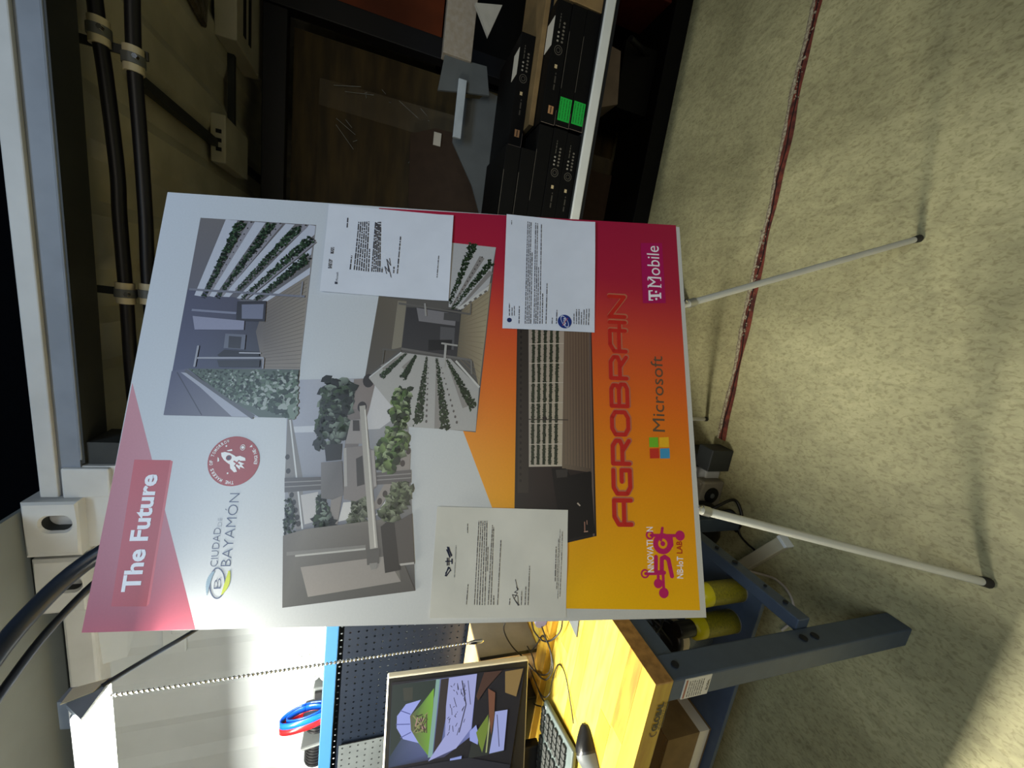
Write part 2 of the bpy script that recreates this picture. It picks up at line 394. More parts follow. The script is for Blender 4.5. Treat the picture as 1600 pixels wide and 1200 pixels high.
# corner post of the right container with castings
ps = struct('trim_4', MB().box(-.80, -.567, 1.203, 1.34, .1, 2.172), M['white_paint'])
def casting(x0, x1, z0, z1, hx, hz0, hz1, par, y=1.17, dep=.15):
    """box with an oblong opening in its face"""
    n = 20; hw = .0205; cx = hx; ring = []
    for k in range(n):
        a = 2*math.pi*(k+.5)/n; zz = (hz1-hw if math.sin(a) > 0 else hz0+hw); ring.append((cx+hw*math.cos(a), zz+hw*math.sin(a)))
    outer = []
    for (x, z) in ring:
        dx, dz = x-cx, z-(hz0+hz1)/2
        tt = min(((x1-cx) if dx > 0 else (x0-cx))/dx if abs(dx) > 1e-6 else 9e9, ((z1-(hz0+hz1)/2) if dz > 0 else (z0-(hz0+hz1)/2))/dz if abs(dz) > 1e-6 else 9e9)
        outer.append([cx+dx*tt, (hz0+hz1)/2+dz*tt])
    for cxn, czn in ((x0, z0), (x0, z1), (x1, z0), (x1, z1)):
        j = min(range(n), key=lambda i: (outer[i][0]-cxn)**2+(outer[i][1]-czn)**2)
        r = .006; outer[j] = [cxn+(r if cxn == x0 else -r), czn+(r if czn == z0 else -r)] if False else [cxn, czn]
    vs = [(x, y+.006, z) for x, z in outer]+[(x, y, z) for x, z in [(ring[i][0]+(outer[i][0]-ring[i][0])*.86, ring[i][1]+(outer[i][1]-ring[i][1])*.86) for i in range(n)]]
    vs += [(x, y, z) for x, z in [(ring[i][0]*1.0+(ring[i][0]-cx)*.25, ring[i][1]+(.004 if ring[i][1] > (hz0+hz1)/2 else -.004)) for i in range(n)]]
    vs += [(x, y+.007, z) for x, z in ring]+[(x, y+.05, z) for x, z in ring]
    fs = []
    for L_ in range(4):
        for i in range(n): fs.append((L_*n+i, L_*n+(i+1) % n, (L_+1)*n+(i+1) % n, (L_+1)*n+i))
    fs = [f for f in fs if max(f) < 4*n]
    mb = MB().add(vs, fs, False)
    for (a, b, c_, d) in (((x0, z0), (x1, z0), 0, 0), ((x0, z1), (x1, z1), 0, 0), ((x0, z0), (x0, z1), 0, 0), ((x1, z0), (x1, z1), 0, 0)):
        mb.add([(a[0], y+.006, a[1]), (b[0], y+.006, b[1]), (b[0], y+dep, b[1]), (a[0], y+dep, a[1])], [(0, 1, 2, 3)])
    o = build('corner_casting', mb, M['white_paint'], par)
    rg = MB().add([(x, y+.0065, z) for x, z in ring]+[(x, y+.055, z) for x, z in ring], [(i, (i+1) % n, n+(i+1) % n, n+i) for i in range(n)], True)
    build('opening_wall', rg, M['dark_beam'], par)  # dark tone puts the shade inside the opening into its wall colour
    build('casting_cavity', MB().box(x0+.01, x1-.01, y+.056, y+.066, z0+.01, z1-.01), M['hole'], par)  # dark plate stands in for the shaded depth of the casting
    return o
casting(-.806, -.652, 2.098, 2.206, -.712, 2.112, 2.172, ps)
build('bottom_casting', MB().box(-.715, -.57, 1.175, 1.33, 0, .075, .006), M['white_paint'], ps)
build('post_rib', MB().box(-.652, -.57, 1.192, 1.21, 2.04, 2.136, .004), M['white_paint'], ps)
# left container: header, corrugated wall
lw = corr('wall_left.001', -3.2, -.8, 0, 2.10, 1.232, .012, .29, M['white_wall'], 'wall')
lh = struct('trim_5', MB().box(-3.2, -.80, 1.196, 1.30, 2.098, 2.166, .008), M['white_paint'])
casting(-.976, -.812, 2.096, 2.196, -.888, 2.102, 2.163, lh, 1.168)
build('header_gusset', MB().add([(-.96, 1.198, 2.10), (-1.2, 1.215, 2.10), (-1.2, 1.232, 2.05), (-1.02, 1.235, 1.99), (-.94, 1.225, 2.03)], [(0, 1, 2, 3, 4)]), M['white_wall'], lh)
build('rating_plate', MB().box(-1.20, -1.09, 1.222, 1.235, 1.90, 1.96, .003), M['white_wall'], lw)
build('plate_latch', MB().box(-1.125, -1.105, 1.216, 1.235, 1.885, 1.935, .004), M['white_wall'], lw)
# grey panel over the bench, dark shed roof above
struct('ceiling.001', MB().box(-4, -.68, -1.6, 2.6, 2.212, 2.222), M['grey_panel'])
struct('ceiling.002', MB().add([(-5, -2.5, 4.2), (5, -2.5, 4.2), (5, 5, 4.2), (-5, 5, 4.2)], [(0, 1, 2, 3)]), mat('dark_roof', (26, 32, 46), .8))

# ================================================================== POSTER BOARD
BX, BY, BZ, BC = [Vector(v) for v in [[0.91775, 0.39717, 0.0], [-0.09703, 0.2242, 0.9697], [0.38513, -0.88994, 0.2443], [-0.23029, 0.83436, 1.29361]]]
F = frame(BX, BY, BZ, BC)
bottom = BC-BY*.6025
pb = thing('poster_board', 'large foam poster board headed The Future, leaning on a white easel', 'poster', bottom)
Ti = Matrix.Translation(-bottom)
PF = Ti @ F
slab = MB().obox(BC-BZ*.0028, BX, BY, BZ, .905, 1.2055, .005, .0008)
build('foam_board', slab, M['foam'], pb)
p = Print(.0002)
def lerp(a, b, t): return tuple(a[k]+(b[k]-a[k])*t for k in range(len(a)))
def bilerp(c00, c10, c11, c01, u, v): return lerp(lerp(c00, c10, u), lerp(c01, c11, u), v)
TLb, TRb, BRb, BLb = (-.452, .602), (.452, .602), (.452, -.602), (-.452, -.602)
p.grid([TLb, TRb, BRb, BLb], 8, 10, lambda u, v: bilerp((196, 200, 204), (208, 216, 228), (208, 206, 200), (206, 200, 184), u, v))  # warmer lower left paints the warm illumination there into the ground
# orange swoop: right edge, diagonal cut, margins
sw = [(0.4484, 0.1376), (0.4564, -0.5930), (-0.4376, -0.5892), (-0.4264, -0.2263)]
def orc(u, v):
    # u: 0 at the cut .. 1 at the lower margin ; v: 0 at the right .. 1 at the left
    stops = [(0, (168, 26, 62)), (.16, (178, 32, 58)), (.32, (218, 78, 46)), (.5, (236, 112, 26)), (.7, (242, 150, 8)), (1, (250, 186, 2))]
    t = max(0, min(1, v*1.0+.10*(1-u)-.04))
    for (a, ca), (b, cb) in zip(stops, stops[1:]):
        if t <= b: return lerp(ca, cb, (t-a)/(b-a))
    return stops[-1][1]
p.grid([sw[0], sw[1], sw[2], sw[3]], 10, 24, orc)
# crimson corner; the pink apex paints gloss haze into the print
p.poly([(-0.4524, 0.6048), (-0.4515, 0.4086), (0.0153, 0.5996)], [(160, 78, 98), (166, 72, 88), (204, 144, 156)])
q4 = [(-0.4088, 0.5627), (-0.1394, 0.5691), (-0.1396, 0.5021), (-0.4099, 0.5012)]
p.poly([q4[0], q4[1], q4[2], q4[3]], [(180, 76, 90), (196, 84, 96), (184, 64, 74), (170, 62, 70)])
p.poly([(-0.4099, 0.5012), (-0.1396, 0.5021), (-0.1420, 0.4973), (-0.4053, 0.4972)], (200, 96, 104))
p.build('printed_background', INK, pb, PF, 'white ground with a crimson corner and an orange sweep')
p = Print(.0008)
p.text('The Future', (-0.3834, 0.5184), (-0.1678, 0.5215), (-0.3839, 0.5505), (240, 242, 250), .03)
p.build('printed_headline', INK, pb, PF, 'white lettering The Future')
# ---- rocket badge
p = Print(.0008); cb = (-0.1399, 0.3818); rr = .0405
rr = (Vector((-0.1393, 0.3321))-Vector(cb)).length; RD = (158, 40, 36); WH = (240, 240, 238)
rr *= 1.0
p.disc(cb, rr, rr, RD, 48)
def arc_text(txt, ctr, r, a0, a1, h, c, inward=False):
    n = len(txt)
    for i, ch in enumerate(txt):
        if ch == ' ': continue
        a = a0+(a1-a0)*(i+.5)/n; rad = Vector((math.cos(a), math.sin(a))); tan = Vector((math.sin(a), -math.cos(a)))
        if inward: tan = -tan; up = -rad
        else: up = rad
        b0 = Vector(ctr)+rad*r-tan*h*.34; p.text(ch, b0, b0+tan*h*(.68 if ch not in 'I-' else .2), b0+up*h, c, .02)
arc_text('THE MAKERS OF TOMORROW', cb, rr*.80, R(188), R(18), rr*.13, WH)
arc_text('ENGINE-4', cb, rr*.92, R(262), R(318), rr*.13, WH, True)
def rk(x, y): # badge space: rocket axis along its own up
    a = R(32); return (cb[0]+(x*math.cos(a)+y*math.sin(a))*rr, cb[1]+(-x*math.sin(a)+y*math.cos(a))*rr)
p.poly([rk(0, .62), rk(.10, .52), rk(.17, .34), rk(.19, .1), rk(.15, -.14), rk(-.15, -.14), rk(-.19, .1), rk(-.17, .34), rk(-.10, .52)], WH)
p.poly([rk(-.17, .05), rk(-.3, -.08), rk(-.34, -.3), rk(-.26, -.38), rk(-.14, -.2)], WH); p.poly([rk(.17, .05), rk(.3, -.08), rk(.34, -.3), rk(.26, -.38), rk(.14, -.2)], WH)
p.poly([rk(-.1, -.18), rk(.1, -.18), rk(.14, -.42), rk(.05, -.36), rk(0, -.56), rk(-.05, -.36), rk(-.14, -.42)], WH)
p.line(rk(0, 0), rk(0, -.3), rr*.06, RD); p.disc(rk(0, .24), rr*.085, rr*.085, (70, 40, 60)); p.ring(rk(0, .24), rr*.085, rr*.11, RD)
p.poly([rk(.18, .5), rk(.34, .36), rk(.3, .3), rk(.2, .42)], WH); p.poly([rk(-.2, .62), rk(-.36, .5), rk(-.3, .46), rk(-.22, .54)], WH)
for x, y, r_ in ((.32, .62, .035), (-.5, -.12, .035), (.62, .05, .06)): p.disc(rk(x, y), rr*r_, rr*r_, WH, 10)
p.ring(rk(.62, .05), rr*.08, rr*.10, WH, sx=1.2)
p.build('printed_badge', INK, pb, PF, 'round brick red badge with a white rocket and ring of lettering')
# ---- city logo
p = Print(.0008); NV = (74, 84, 112)
p.text('CIUDAD', (-0.3405, 0.3853), (-0.2688, 0.3882), (-0.3403, 0.3995), NV, -.012)
p.text('DE', (-0.2660, 0.3876), (-0.2499, 0.3888), (-0.2660, 0.3957), (140, 148, 165), -.02)
p.text('BAYAM\u00d3N', (-0.3401, 0.3611), (-0.2029, 0.3617), (-0.3399, 0.3811), NV, -.014)
c0 = (-0.3706, 0.3810); e = (Vector((-0.3978, 0.3772))-Vector(c0)).length
p.ring(c0, e*.96, e*1.02, NV, 32, sx=1, rot=.0) if False else None
for k in (1.0,):
    pts = [(c0[0]+e*math.cos(t)*1.0*math.cos(.16)-e*.50*math.sin(t)*math.sin(.16), c0[1]+e*math.cos(t)*math.sin(.16)+e*.50*math.sin(t)*math.cos(.16)) for t in [2*math.pi*i/36 for i in range(36)]]
    p.path(pts, .0022, NV, True)
p.text('B', (-0.3802, 0.3735), (-0.3616, 0.3744), (-0.3800, 0.3876), NV, -.02)
def band(a, b, c_, w, colr):
    A = Vector(a); B = Vector(b); Cc = Vector(c_)
    pts = [(A*(1-t)**2+B*2*t*(1-t)+Cc*t*t) for t in [i/12 for i in range(13)]]
    p.up()
    for i in range(12): p.line(pts[i], pts[i+1], w*math.sin(math.pi*(i+.6)/13.2)+.001, colr, lift=False)
band((-0.3917, 0.3964), (-0.3619, 0.4013), (-0.3496, 0.3893), .007, (138, 160, 176)); band((-0.3915, 0.3709), (-0.3755, 0.3609), (-0.3486, 0.3623), .008, (186, 196, 60))
p.build('printed_city_logo', INK, pb, PF, 'slate lettering Ciudad de Bayamon beside an oval letter B')
# ---- AGROBRAIN
p = Print(.0008)
A0 = Vector((-0.2645, -0.4494)); A1 = Vector((0.2575, -0.4532)); U = (A1-A0)/9.0; up_ = (Vector((-0.2644, -0.4026))-A0); up_ = Vector((-U.y, U.x)).normalized()*up_.length*.93
GL = {'A': [[(0, 0), (0, .75), (.25, 1), (.78, 1), (.78, 0)], [(0, .42), (.78, .42)]],
      'G': [[(.78, 1), (.2, 1), (0, .8), (0, .2), (.2, 0), (.78, 0), (.78, .5), (.4, .5)]],
      'R': [[(0, 0), (0, 1), (.6, 1), (.78, .8), (.78, .55), (.6, .42), (.1, .42)], [(.42, .42), (.78, 0)]],
      'O': [[(.2, 0), (0, .2), (0, .8), (.2, 1), (.58, 1), (.78, .8), (.78, .2), (.58, 0), (.2, 0)]],
      'B': [[(0, 0), (0, 1), (.6, 1), (.74, .88), (.74, .64), (.6, .52), (.1, .52)], [(.6, .52), (.78, .4), (.78, .14), (.62, 0), (0, 0)]],
      'I': [[(.10, 0), (.10, 1)], [(-.22, .38), (.10, .38)]], 'N': [[(0, 0), (0, 1), (.78, 0), (.78, 1)]]}
def logo_word(word, adv, colr, wd, dx=0, dy=0):
    x = 0.
    for ch in word:
        for st in GL[ch]: p.path([A0+U*(x+px*adv)+up_*(py*.86+.07)+Vector((dx, dy)) for px, py in st], wd, colr)
        x += (.32 if ch == 'I' else 1.0)*adv
L9 = 9.0/(8*1.0+.32-.2)
logo_word('AGROBRAIN', L9, (196, 112, 82), .0128, .0016, -.0016)
logo_word('AGROBRAIN', L9, (200, 40, 30), .0092)
p.line(A0+U*(7.0*L9*.985)+up_*.07, A0+U*(7.0*L9*.985)+up_*.93, .0098, (206, 44, 34)) if False else None
p.build('printed_wordmark', INK, pb, PF, 'squared red lettering Agrobrain')
# ---- Microsoft, T-Mobile, 5G
p = Print(.0008)
for q_, c_ in (((218, 562, 250, 597), (116, 184, 40)), ((254, 562, 289, 597), (242, 182, 30)), ((220, 601, 253, 637), (206, 52, 34)), ((256, 602, 291, 638), (66, 150, 190))):
    pass
p.poly([(-0.0985, -0.4952), (-0.0768, -0.4956), (-0.0758, -0.5165), (-0.0982, -0.5166)], (116, 184, 40))
p.poly([(-0.0981, -0.5185), (-0.0764, -0.5191), (-0.0754, -0.5414), (-0.0978, -0.5414)], (242, 182, 30))
p.poly([(-0.1236, -0.4952), (-0.1016, -0.4957), (-0.1006, -0.5171), (-0.1227, -0.5172)], (206, 52, 34))
p.poly([(-0.1233, -0.5191), (-0.1012, -0.5197), (-0.1002, -0.5419), (-0.1224, -0.5418)], (66, 150, 190))
p.text('Microsoft', (-0.0636, -0.5336), (0.1131, -0.5371), (-0.0642, -0.5034), (98, 80, 60), .0)
p.build('printed_window_logo', INK, pb, PF, 'four coloured squares and grey lettering Microsoft')
p = Print(.0008)
p.poly([(0.2436, -0.4965), (0.4008, -0.4982), (0.4045, -0.5534), (0.2465, -0.5541)], (176, 14, 88))
W_ = (250, 244, 246)
p.poly([(0.2505, -0.5111), (0.2772, -0.5118), (0.2778, -0.5226), (0.2753, -0.5225), (0.2743, -0.5164), (0.2664, -0.5166), (0.2684, -0.5395), (0.2721, -0.5391), (0.2727, -0.5435), (0.2576, -0.5433), (0.2574, -0.5396), (0.2618, -0.5395), (0.2600, -0.5166), (0.2541, -0.5163), (0.2538, -0.5227), (0.2514, -0.5225)], W_)
p.poly([(0.2527, -0.5280), (0.2582, -0.5279), (0.2588, -0.5330), (0.2533, -0.5330)], W_); p.poly([(0.2712, -0.5283), (0.2763, -0.5282), (0.2770, -0.5333), (0.2718, -0.5334)], W_)
p.text('Mobile', (0.2865, -0.5436), (0.3952, -0.5439), (0.2836, -0.5101), W_, .0)
for a_, b_ in (((541, 578), (540, 548)), ((538, 528), (537, 498))): pass
p.line((0.2848, -0.5438), (0.2948, -0.5441), .0022, W_); p.line((0.3032, -0.5445), (0.3126, -0.5444), .0022, W_); p.line((0.2837, -0.5115), (0.2902, -0.5115), .0022, W_); p.line((0.3027, -0.5121), (0.3097, -0.5118), .0022, W_)
p.build('printed_telecom_logo', INK, pb, PF, 'magenta box with white lettering T Mobile')
p = Print(.0008); MG = (196, 26, 96)
def zl(pts, w_): p.path(pts, w_, MG)
# figure five
zl([(-0.3617, -0.4958), (-0.3305, -0.4980)], .0085); zl([(-0.3617, -0.4958), (-0.3624, -0.5143)], .0085); zl([(-0.3595, -0.5092), (-0.3342, -0.5106), (-0.3307, -0.5175), (-0.3356, -0.5253), (-0.3693, -0.5312)], .009)
zl([(-0.3638, -0.4732), (-0.3638, -0.5129)], .006); zl([(-0.3630, -0.5010), (-0.3832, -0.5004)], .0062); zl([(-0.3619, -0.5117), (-0.4017, -0.5113)], .0062)
p.disc((-0.3836, -0.4999), .0095, .0095, MG, 20); p.disc((-0.4022, -0.5112), .0105, .0105, MG, 20); p.ring((-0.3638, -0.4719), .006, .0092, MG)
# letter g
p.ring((-0.3038, -0.5145), .0105, .0215, MG, 32); p.ring((-0.3038, -0.5145), .0, .0052, MG, 16)
zl([(-0.2891, -0.5335), (-0.3064, -0.5343), (-0.3186, -0.5236)], .008); zl([(-0.2865, -0.4891), (-0.2877, -0.5540)], .0062); zl([(-0.2717, -0.5155), (-0.2964, -0.5106)], .0058)
p.disc((-0.2875, -0.5545), .0105, .0105, MG, 20); p.ring((-0.2862, -0.4864), .0055, .009, MG)
p.text('NNOVATI', (-0.3612, -0.4921), (-0.2963, -0.4926), (-0.3615, -0.4773), W_, .012); p.text('N', (-0.2786, -0.4938), (-0.2692, -0.4937), (-0.2791, -0.4787), W_, .012)
p.text('NB-IoT', (-0.3744, -0.5555), (-0.3305, -0.5582), (-0.3747, -0.5410), W_, .014); p.text('LAB', (-0.3242, -0.5570), (-0.2991, -0.5576), (-0.3241, -0.5440), (182, 30, 24), .014)
p.build('printed_lab_logo', INK, pb, PF, 'magenta 5G circuit logo with white lettering Innovation NB-IoT Lab')

# ---- photo 1: racks of seedlings, upper right
G1 = [(34, 56, 40), (56, 84, 56), (18, 32, 24), (84, 112, 84)]
p = Print(.0005)
p1q = [(-0.0498, 0.5280), (0.3941, 0.5237), (0.3942, 0.2743), (-0.0500, 0.2740)]
p.grid([p1q[0], p1q[1], p1q[2], p1q[3]], 6, 4, lambda u, v: bilerp((92, 94, 118), (120, 118, 122), (120, 116, 118), (104, 108, 114), u, v))
p.poly([(0.2239, 0.5245), (0.2096, 0.4242), (0.1596, 0.3579), (0.0549, 0.3490), (0.0430, 0.5271)], [(92, 94, 116), (88, 88, 106), (76, 76, 88), (70, 72, 84), (84, 88, 116)])
p.poly([(0.3942, 0.2751), (0.2698, 0.2784), (0.2032, 0.3613), (0.1343, 0.3735), (0.0530, 0.3487), (0.0543, 0.2742)], [(150, 146, 150), (150, 142, 132), (128, 120, 116), (110, 104, 104), (140, 130, 122), (152, 142, 132)])
for k in range(22):
    y = 470+k*20
    p.line([(0.2312, 0.3513), (0.0549, 0.3490)][0] if False else lerp((0.1925, 0.3657), (0.0569, 0.3492), k/21), lerp((0.2611, 0.2794), (0.0583, 0.2746), k/21), .0011, (112, 104, 98))
LW = (196, 200, 214)
for qd in ([(0.3936, 0.4699), (0.3927, 0.4446), (0.2084, 0.4953), (0.2102, 0.5089)], [(0.3923, 0.4076), (0.3917, 0.3840), (0.2082, 0.4680), (0.2100, 0.4801)], [(0.3922, 0.3407), (0.3918, 0.3208), (0.2098, 0.4373), (0.2098, 0.4522)],
           [(0.3932, 0.2891), (0.3914, 0.2749), (0.3700, 0.2747), (0.2069, 0.4126), (0.2080, 0.4221)], [(0.3384, 0.2767), (0.3205, 0.2773), (0.2060, 0.3881), (0.2076, 0.3977)], [(0.2896, 0.2757), (0.2722, 0.2755), (0.2033, 0.3594), (0.2049, 0.3691)]):
    p.poly(qd, LW if len(qd) == 4 else [LW]*5)
for a_, b_ in (((0.3904, 0.4151), (0.2091, 0.4818)), ((0.3918, 0.3525), (0.2097, 0.4541)), ((0.3912, 0.2969), (0.2272, 0.4265)), ((0.3543, 0.2732), (0.2074, 0.4033))):
    p.line(a_, b_, .012, (148, 146, 156), .005)
    for k in range(12): p.disc(lerp(a_, b_, k/12), .0022-.0001*k, .0018-.0001*k, (66, 62, 68), 8)
for i, (a_, b_) in enumerate((((0.3888, 0.4363), (0.2062, 0.4899)), ((0.3900, 0.3700), (0.2069, 0.4611)), ((0.3857, 0.3102), (0.2274, 0.4228)), ((0.3572, 0.2834), (0.2070, 0.4108)), ((0.3125, 0.2836), (0.2067, 0.3825)))):
    p.leaves(a_, b_, .019, .008, 130, G1, i)
p.line((0.2229, 0.5207), (0.2189, 0.2801), .0048, (126, 128, 142)); p.line((0.2167, 0.2891), (0.2540, 0.2884), .0035, (140, 140, 148))
p.poly([(0.2003, 0.4192), (0.2046, 0.3596), (0.1576, 0.3569), (0.1561, 0.4156)], (58, 58, 68)); p.poly([(0.1937, 0.4090), (0.1968, 0.3639), (0.1627, 0.3621), (0.1616, 0.4049)], (124, 128, 150))
p.poly([(0.1630, 0.5044), (0.1569, 0.3987), (0.1365, 0.3975), (0.1330, 0.4959)], (150, 152, 176)); p.line((0.1763, 0.5082), (0.1733, 0.4175), .005, (136, 140, 162))
p.poly([(0.1268, 0.4334), (0.1262, 0.3918), (0.0932, 0.3905), (0.0947, 0.4327)], (112, 116, 132)); p.poly([(0.1219, 0.4254), (0.1210, 0.3996), (0.0949, 0.3988), (0.0959, 0.4237)], (64, 64, 74))
p.poly([(0.0792, 0.4432), (0.0916, 0.4305), (0.0906, 0.4048), (0.0895, 0.3606), (0.0800, 0.3587), (0.0762, 0.4392)], (46, 46, 56)); p.poly([(0.0682, 0.4417), (0.0713, 0.3565), (0.0567, 0.3558), (0.0539, 0.4361)], (54, 54, 64))
p.line((0.0715, 0.4817), (0.0763, 0.3497), .0038, (166, 168, 180)); p.line((0.0763, 0.3497), (0.0530, 0.3487), .0035, (150, 150, 160)); p.line((0.0983, 0.4835), (0.0522, 0.4846), .004, (160, 162, 174)); p.line((0.0856, 0.4005), (0.0865, 0.3565), .0025, (186, 186, 196))
p.poly([(0.0418, 0.5269), (0.0479, 0.4960), (-0.0505, 0.3648), (-0.0498, 0.5280)], [(92, 94, 120), (100, 100, 120), (116, 114, 124), (100, 100, 120)])
p.poly([(0.0397, 0.5090), (0.0383, 0.4928), (-0.0343, 0.3525), (-0.0501, 0.3434), (-0.0497, 0.3969), (0.0084, 0.4653)], [(170, 172, 186)]*6)
p.line((0.0395, 0.5160), (-0.0481, 0.4553), .002, (66, 66, 82)); p.line((0.0439, 0.5007), (-0.0503, 0.3541), .006, (92, 92, 100), .010)
p.poly([(0.0479, 0.4960), (0.0527, 0.2748), (-0.0500, 0.2740), (-0.0501, 0.3434), (-0.0056, 0.4207)], (84, 96, 88))
rnd = random.Random(3)
for k in range(900):
    u = rnd.random(); v = rnd.random()**.8
    a_ = lerp((0.0469, 0.4923), (0.0514, 0.2765), u); b_ = lerp((-0.0165, 0.4014), (-0.0458, 0.2734), u); q = lerp(a_, b_, v)
    sz = .0018+.0066*u*v+.0012*u; g = rnd.choice([(44, 62, 44), (116, 132, 118), (160, 168, 162), (20, 30, 22), (26, 38, 28), (84, 104, 84)])
    p.z += 2e-8; th = rnd.uniform(0, 3.1); p.disc(q, sz*1.25, sz*.7, g, 7, th, False)
p.build('printed_photo', INK, pb, PF, 'upper right photo of racks of green seedlings and an aisle')

# ---- photo 2: aisle between racks, right middle
G2 = [(40, 62, 34), (28, 46, 26), (58, 82, 48)]
p = Print(.0004)
p.poly([(0.3053, 0.1273), (0.3701, 0.1073), (0.3723, -0.1462), (-0.0777, -0.1079), (-0.0563, 0.1404), (0.0400, 0.1375)], (190, 190, 192)) if False else None
p.poly([(0.3743, 0.1138), (0.3659, -0.1403), (-0.0727, -0.1054), (-0.0524, 0.1370), (0.0401, 0.1360), (0.2285, 0.1217)], (96, 92, 88))
p.poly([(0.2285, 0.1217), (0.2208, 0.0597), (0.1100, 0.0640), (0.0400, 0.1375)], [(104, 96, 84), (112, 104, 92), (100, 92, 82), (84, 78, 72)]); p.poly([(0.2199, 0.0790), (0.2187, 0.0596), (0.1121, 0.0642), (0.1051, 0.0853)], (138, 130, 114))
p.poly([(0.2057, 0.0588), (0.2053, -0.0643), (0.0897, -0.0596), (0.1100, 0.0640)], (62, 60, 62)); p.poly([(0.2055, 0.0366), (0.1951, -0.0531), (0.1665, -0.0518), (0.1740, 0.0296)], (128, 124, 126))
p.poly([(0.1968, -0.0256), (0.1965, -0.0625), (0.1769, -0.0612), (0.1795, -0.0252)], (78, 76, 76)); p.poly([(0.1633, -0.0190), (0.1613, -0.0516), (0.1103, -0.0508), (0.1112, -0.0194)], (92, 90, 92)); p.poly([(0.1312, 0.0057), (0.1334, -0.0466), (0.1101, -0.0455), (0.1061, 0.0052)], (38, 38, 40))
p.poly([(0.2755, -0.1311), (0.2372, -0.0860), (0.2009, -0.0644), (0.0930, -0.0587), (0.0860, -0.0949), (0.0254, -0.1100), (0.1558, -0.1215)], [(160, 146, 118), (148, 134, 110), (120, 110, 92), (110, 102, 86), (146, 132, 108), (158, 144, 116), (172, 158, 128)])
for k in range(16): p.line(lerp((0.1965, -0.0646), (0.0939, -0.0603), k/15), lerp((0.2528, -0.1275), (0.0459, -0.1102), k/15), .001, (130, 116, 92))
p.poly([(0.3705, -0.0348), (0.3654, -0.1403), (0.2708, -0.1270), (0.2077, -0.0683), (0.2104, -0.0353)], (186, 184, 184))
for a_, b_, w_ in (((0.3382, -0.1083), (0.2130, -0.0434), .013), ((0.3027, -0.1305), (0.2049, -0.0560), .011)): p.line(a_, b_, w_, (140, 134, 130), .004)
for k in range(12): p.disc(lerp((0.3382, -0.1083), (0.2130, -0.0434), k/12), .002, .0018, (70, 64, 62), 7)
p.leaves((0.3683, -0.0860), (0.2192, -0.0369), .017, .008, 160, G2, 11); p.leaves((0.3266, -0.1295), (0.2064, -0.0436), .014, .007, 160, G2, 12)
p.poly([(0.2685, -0.1271), (0.2549, -0.1245), (0.2052, -0.0622), (0.2083, -0.0551)], (206, 202, 196))
for k in range(5): p.line(lerp((0.2547, -0.1211), (0.2088, -0.0641), k/5), lerp((0.2547, -0.1211), (0.2088, -0.0641), k/5+.1), .004, (110, 104, 98))
p.poly([(0.0997, 0.0634), (0.0892, -0.0444), (0.0254, -0.1100), (-0.0707, -0.1053), (-0.0638, 0.0378), (0.0403, 0.1291)], (178, 174, 168))
for i, (a_, b_, wn) in enumerate((((0.0972, 0.0534), (0.0432, 0.1024), .012), ((0.0938, 0.0315), (0.0426, 0.0559), .013), ((0.0914, 0.0076), (-0.0576, 0.0191), .019), ((0.0889, -0.0144), (-0.0661, -0.0412), .019), ((0.0868, -0.0365), (-0.0186, -0.0994), .018))):
    off = Vector((.011+.004*(i > 2), .004)); p.line(a_, Vector(b_)+Vector((.020, .0)) if i < 3 else Vector(b_)+Vector((.0, .018)), .003, (146, 140, 134), .013)
    p.leaves(b_, a_, wn, .005, 190, G2, 20+i, .8)
for k in range(11): p.disc(lerp((0.0668, 0.0031), (-0.0514, 0.0013), k/10), .0015+.0002*k, .0013+.0001*k, (96, 90, 88), 8)
for k in range(11): p.disc(lerp((0.0678, -0.0254), (-0.0519, -0.0639), k/10), .0015+.0002*k, .0013+.0001*k, (96, 90, 88), 8)
p.line((0.1080, 0.0639), (0.0875, -0.0908), .005, (112, 108, 104)); p.line((0.0875, -0.0908), (0.0556, -0.0930), .004, (120, 116, 110)); p.line((0.1223, -0.0329), (0.0680, -0.0313), .005, (176, 172, 166)); p.line((0.1240, -0.0228), (0.1199, -0.0593), .004, (168, 164, 158))
p.line((0.1051, 0.1049), (0.1038, 0.0637), .004, (98, 94, 88)); p.line((0.1044, 0.1010), (0.0715, 0.1025), .003, (98, 94, 88)); p.line((0.0846, -0.0566), (0.0262, -0.1108), .0045, (206, 202, 194)); p.line((0.0997, 0.0634), (0.0416, 0.1273), .0028, (206, 206, 204))
p.line((0.2135, 0.0766), (0.1954, -0.0853), .0045, (104, 100, 96)); p.line((0.2164, 0.0182), (0.1863, 0.0145), .004, (158, 154, 150)); p.line((0.2217, -0.0865), (0.1941, -0.0853), .003, (110, 106, 100))
p.build('printed_photo.001', INK, pb, PF, 'right middle photo looking down an aisle between planted racks')

# ---- photo 3: gripper among plants, left middle
p = Print(.0006)
G3 = [(44, 66, 36), (60, 88, 44), (30, 44, 28), (96, 124, 68)]
q3 = [(-0.4165, 0.2560), (-0.0506, 0.2894), (0.0318, 0.2734), (0.0446, 0.0493), (-0.3897, 0.0053)]
p.z += p.dz; p.poly(q3, [(104, 100, 94), (168, 170, 182), (176, 178, 190), (172, 168, 164), (84, 80, 76)])
p.poly([(0.0411, 0.1287), (0.0431, 0.0644), (-0.0504, 0.0749), (-0.0691, 0.0981), (-0.0720, 0.1332)], (206, 202, 200)); p.poly([(-0.0682, 0.2764), (-0.0648, 0.2231), (-0.0782, 0.2196), (-0.0805, 0.2742)], (200, 202, 208))
p.poly([(-0.0528, 0.2874), (-0.0526, 0.2781), (-0.1721, 0.2441), (-0.2720, 0.2328), (-0.2760, 0.2454), (-0.1724, 0.2791)], (130, 126, 124)); p.line((-0.0540, 0.2822), (-0.2720, 0.2344), .003, (206, 206, 206))
for x, y in ((0, 0), (1, 0)): pass
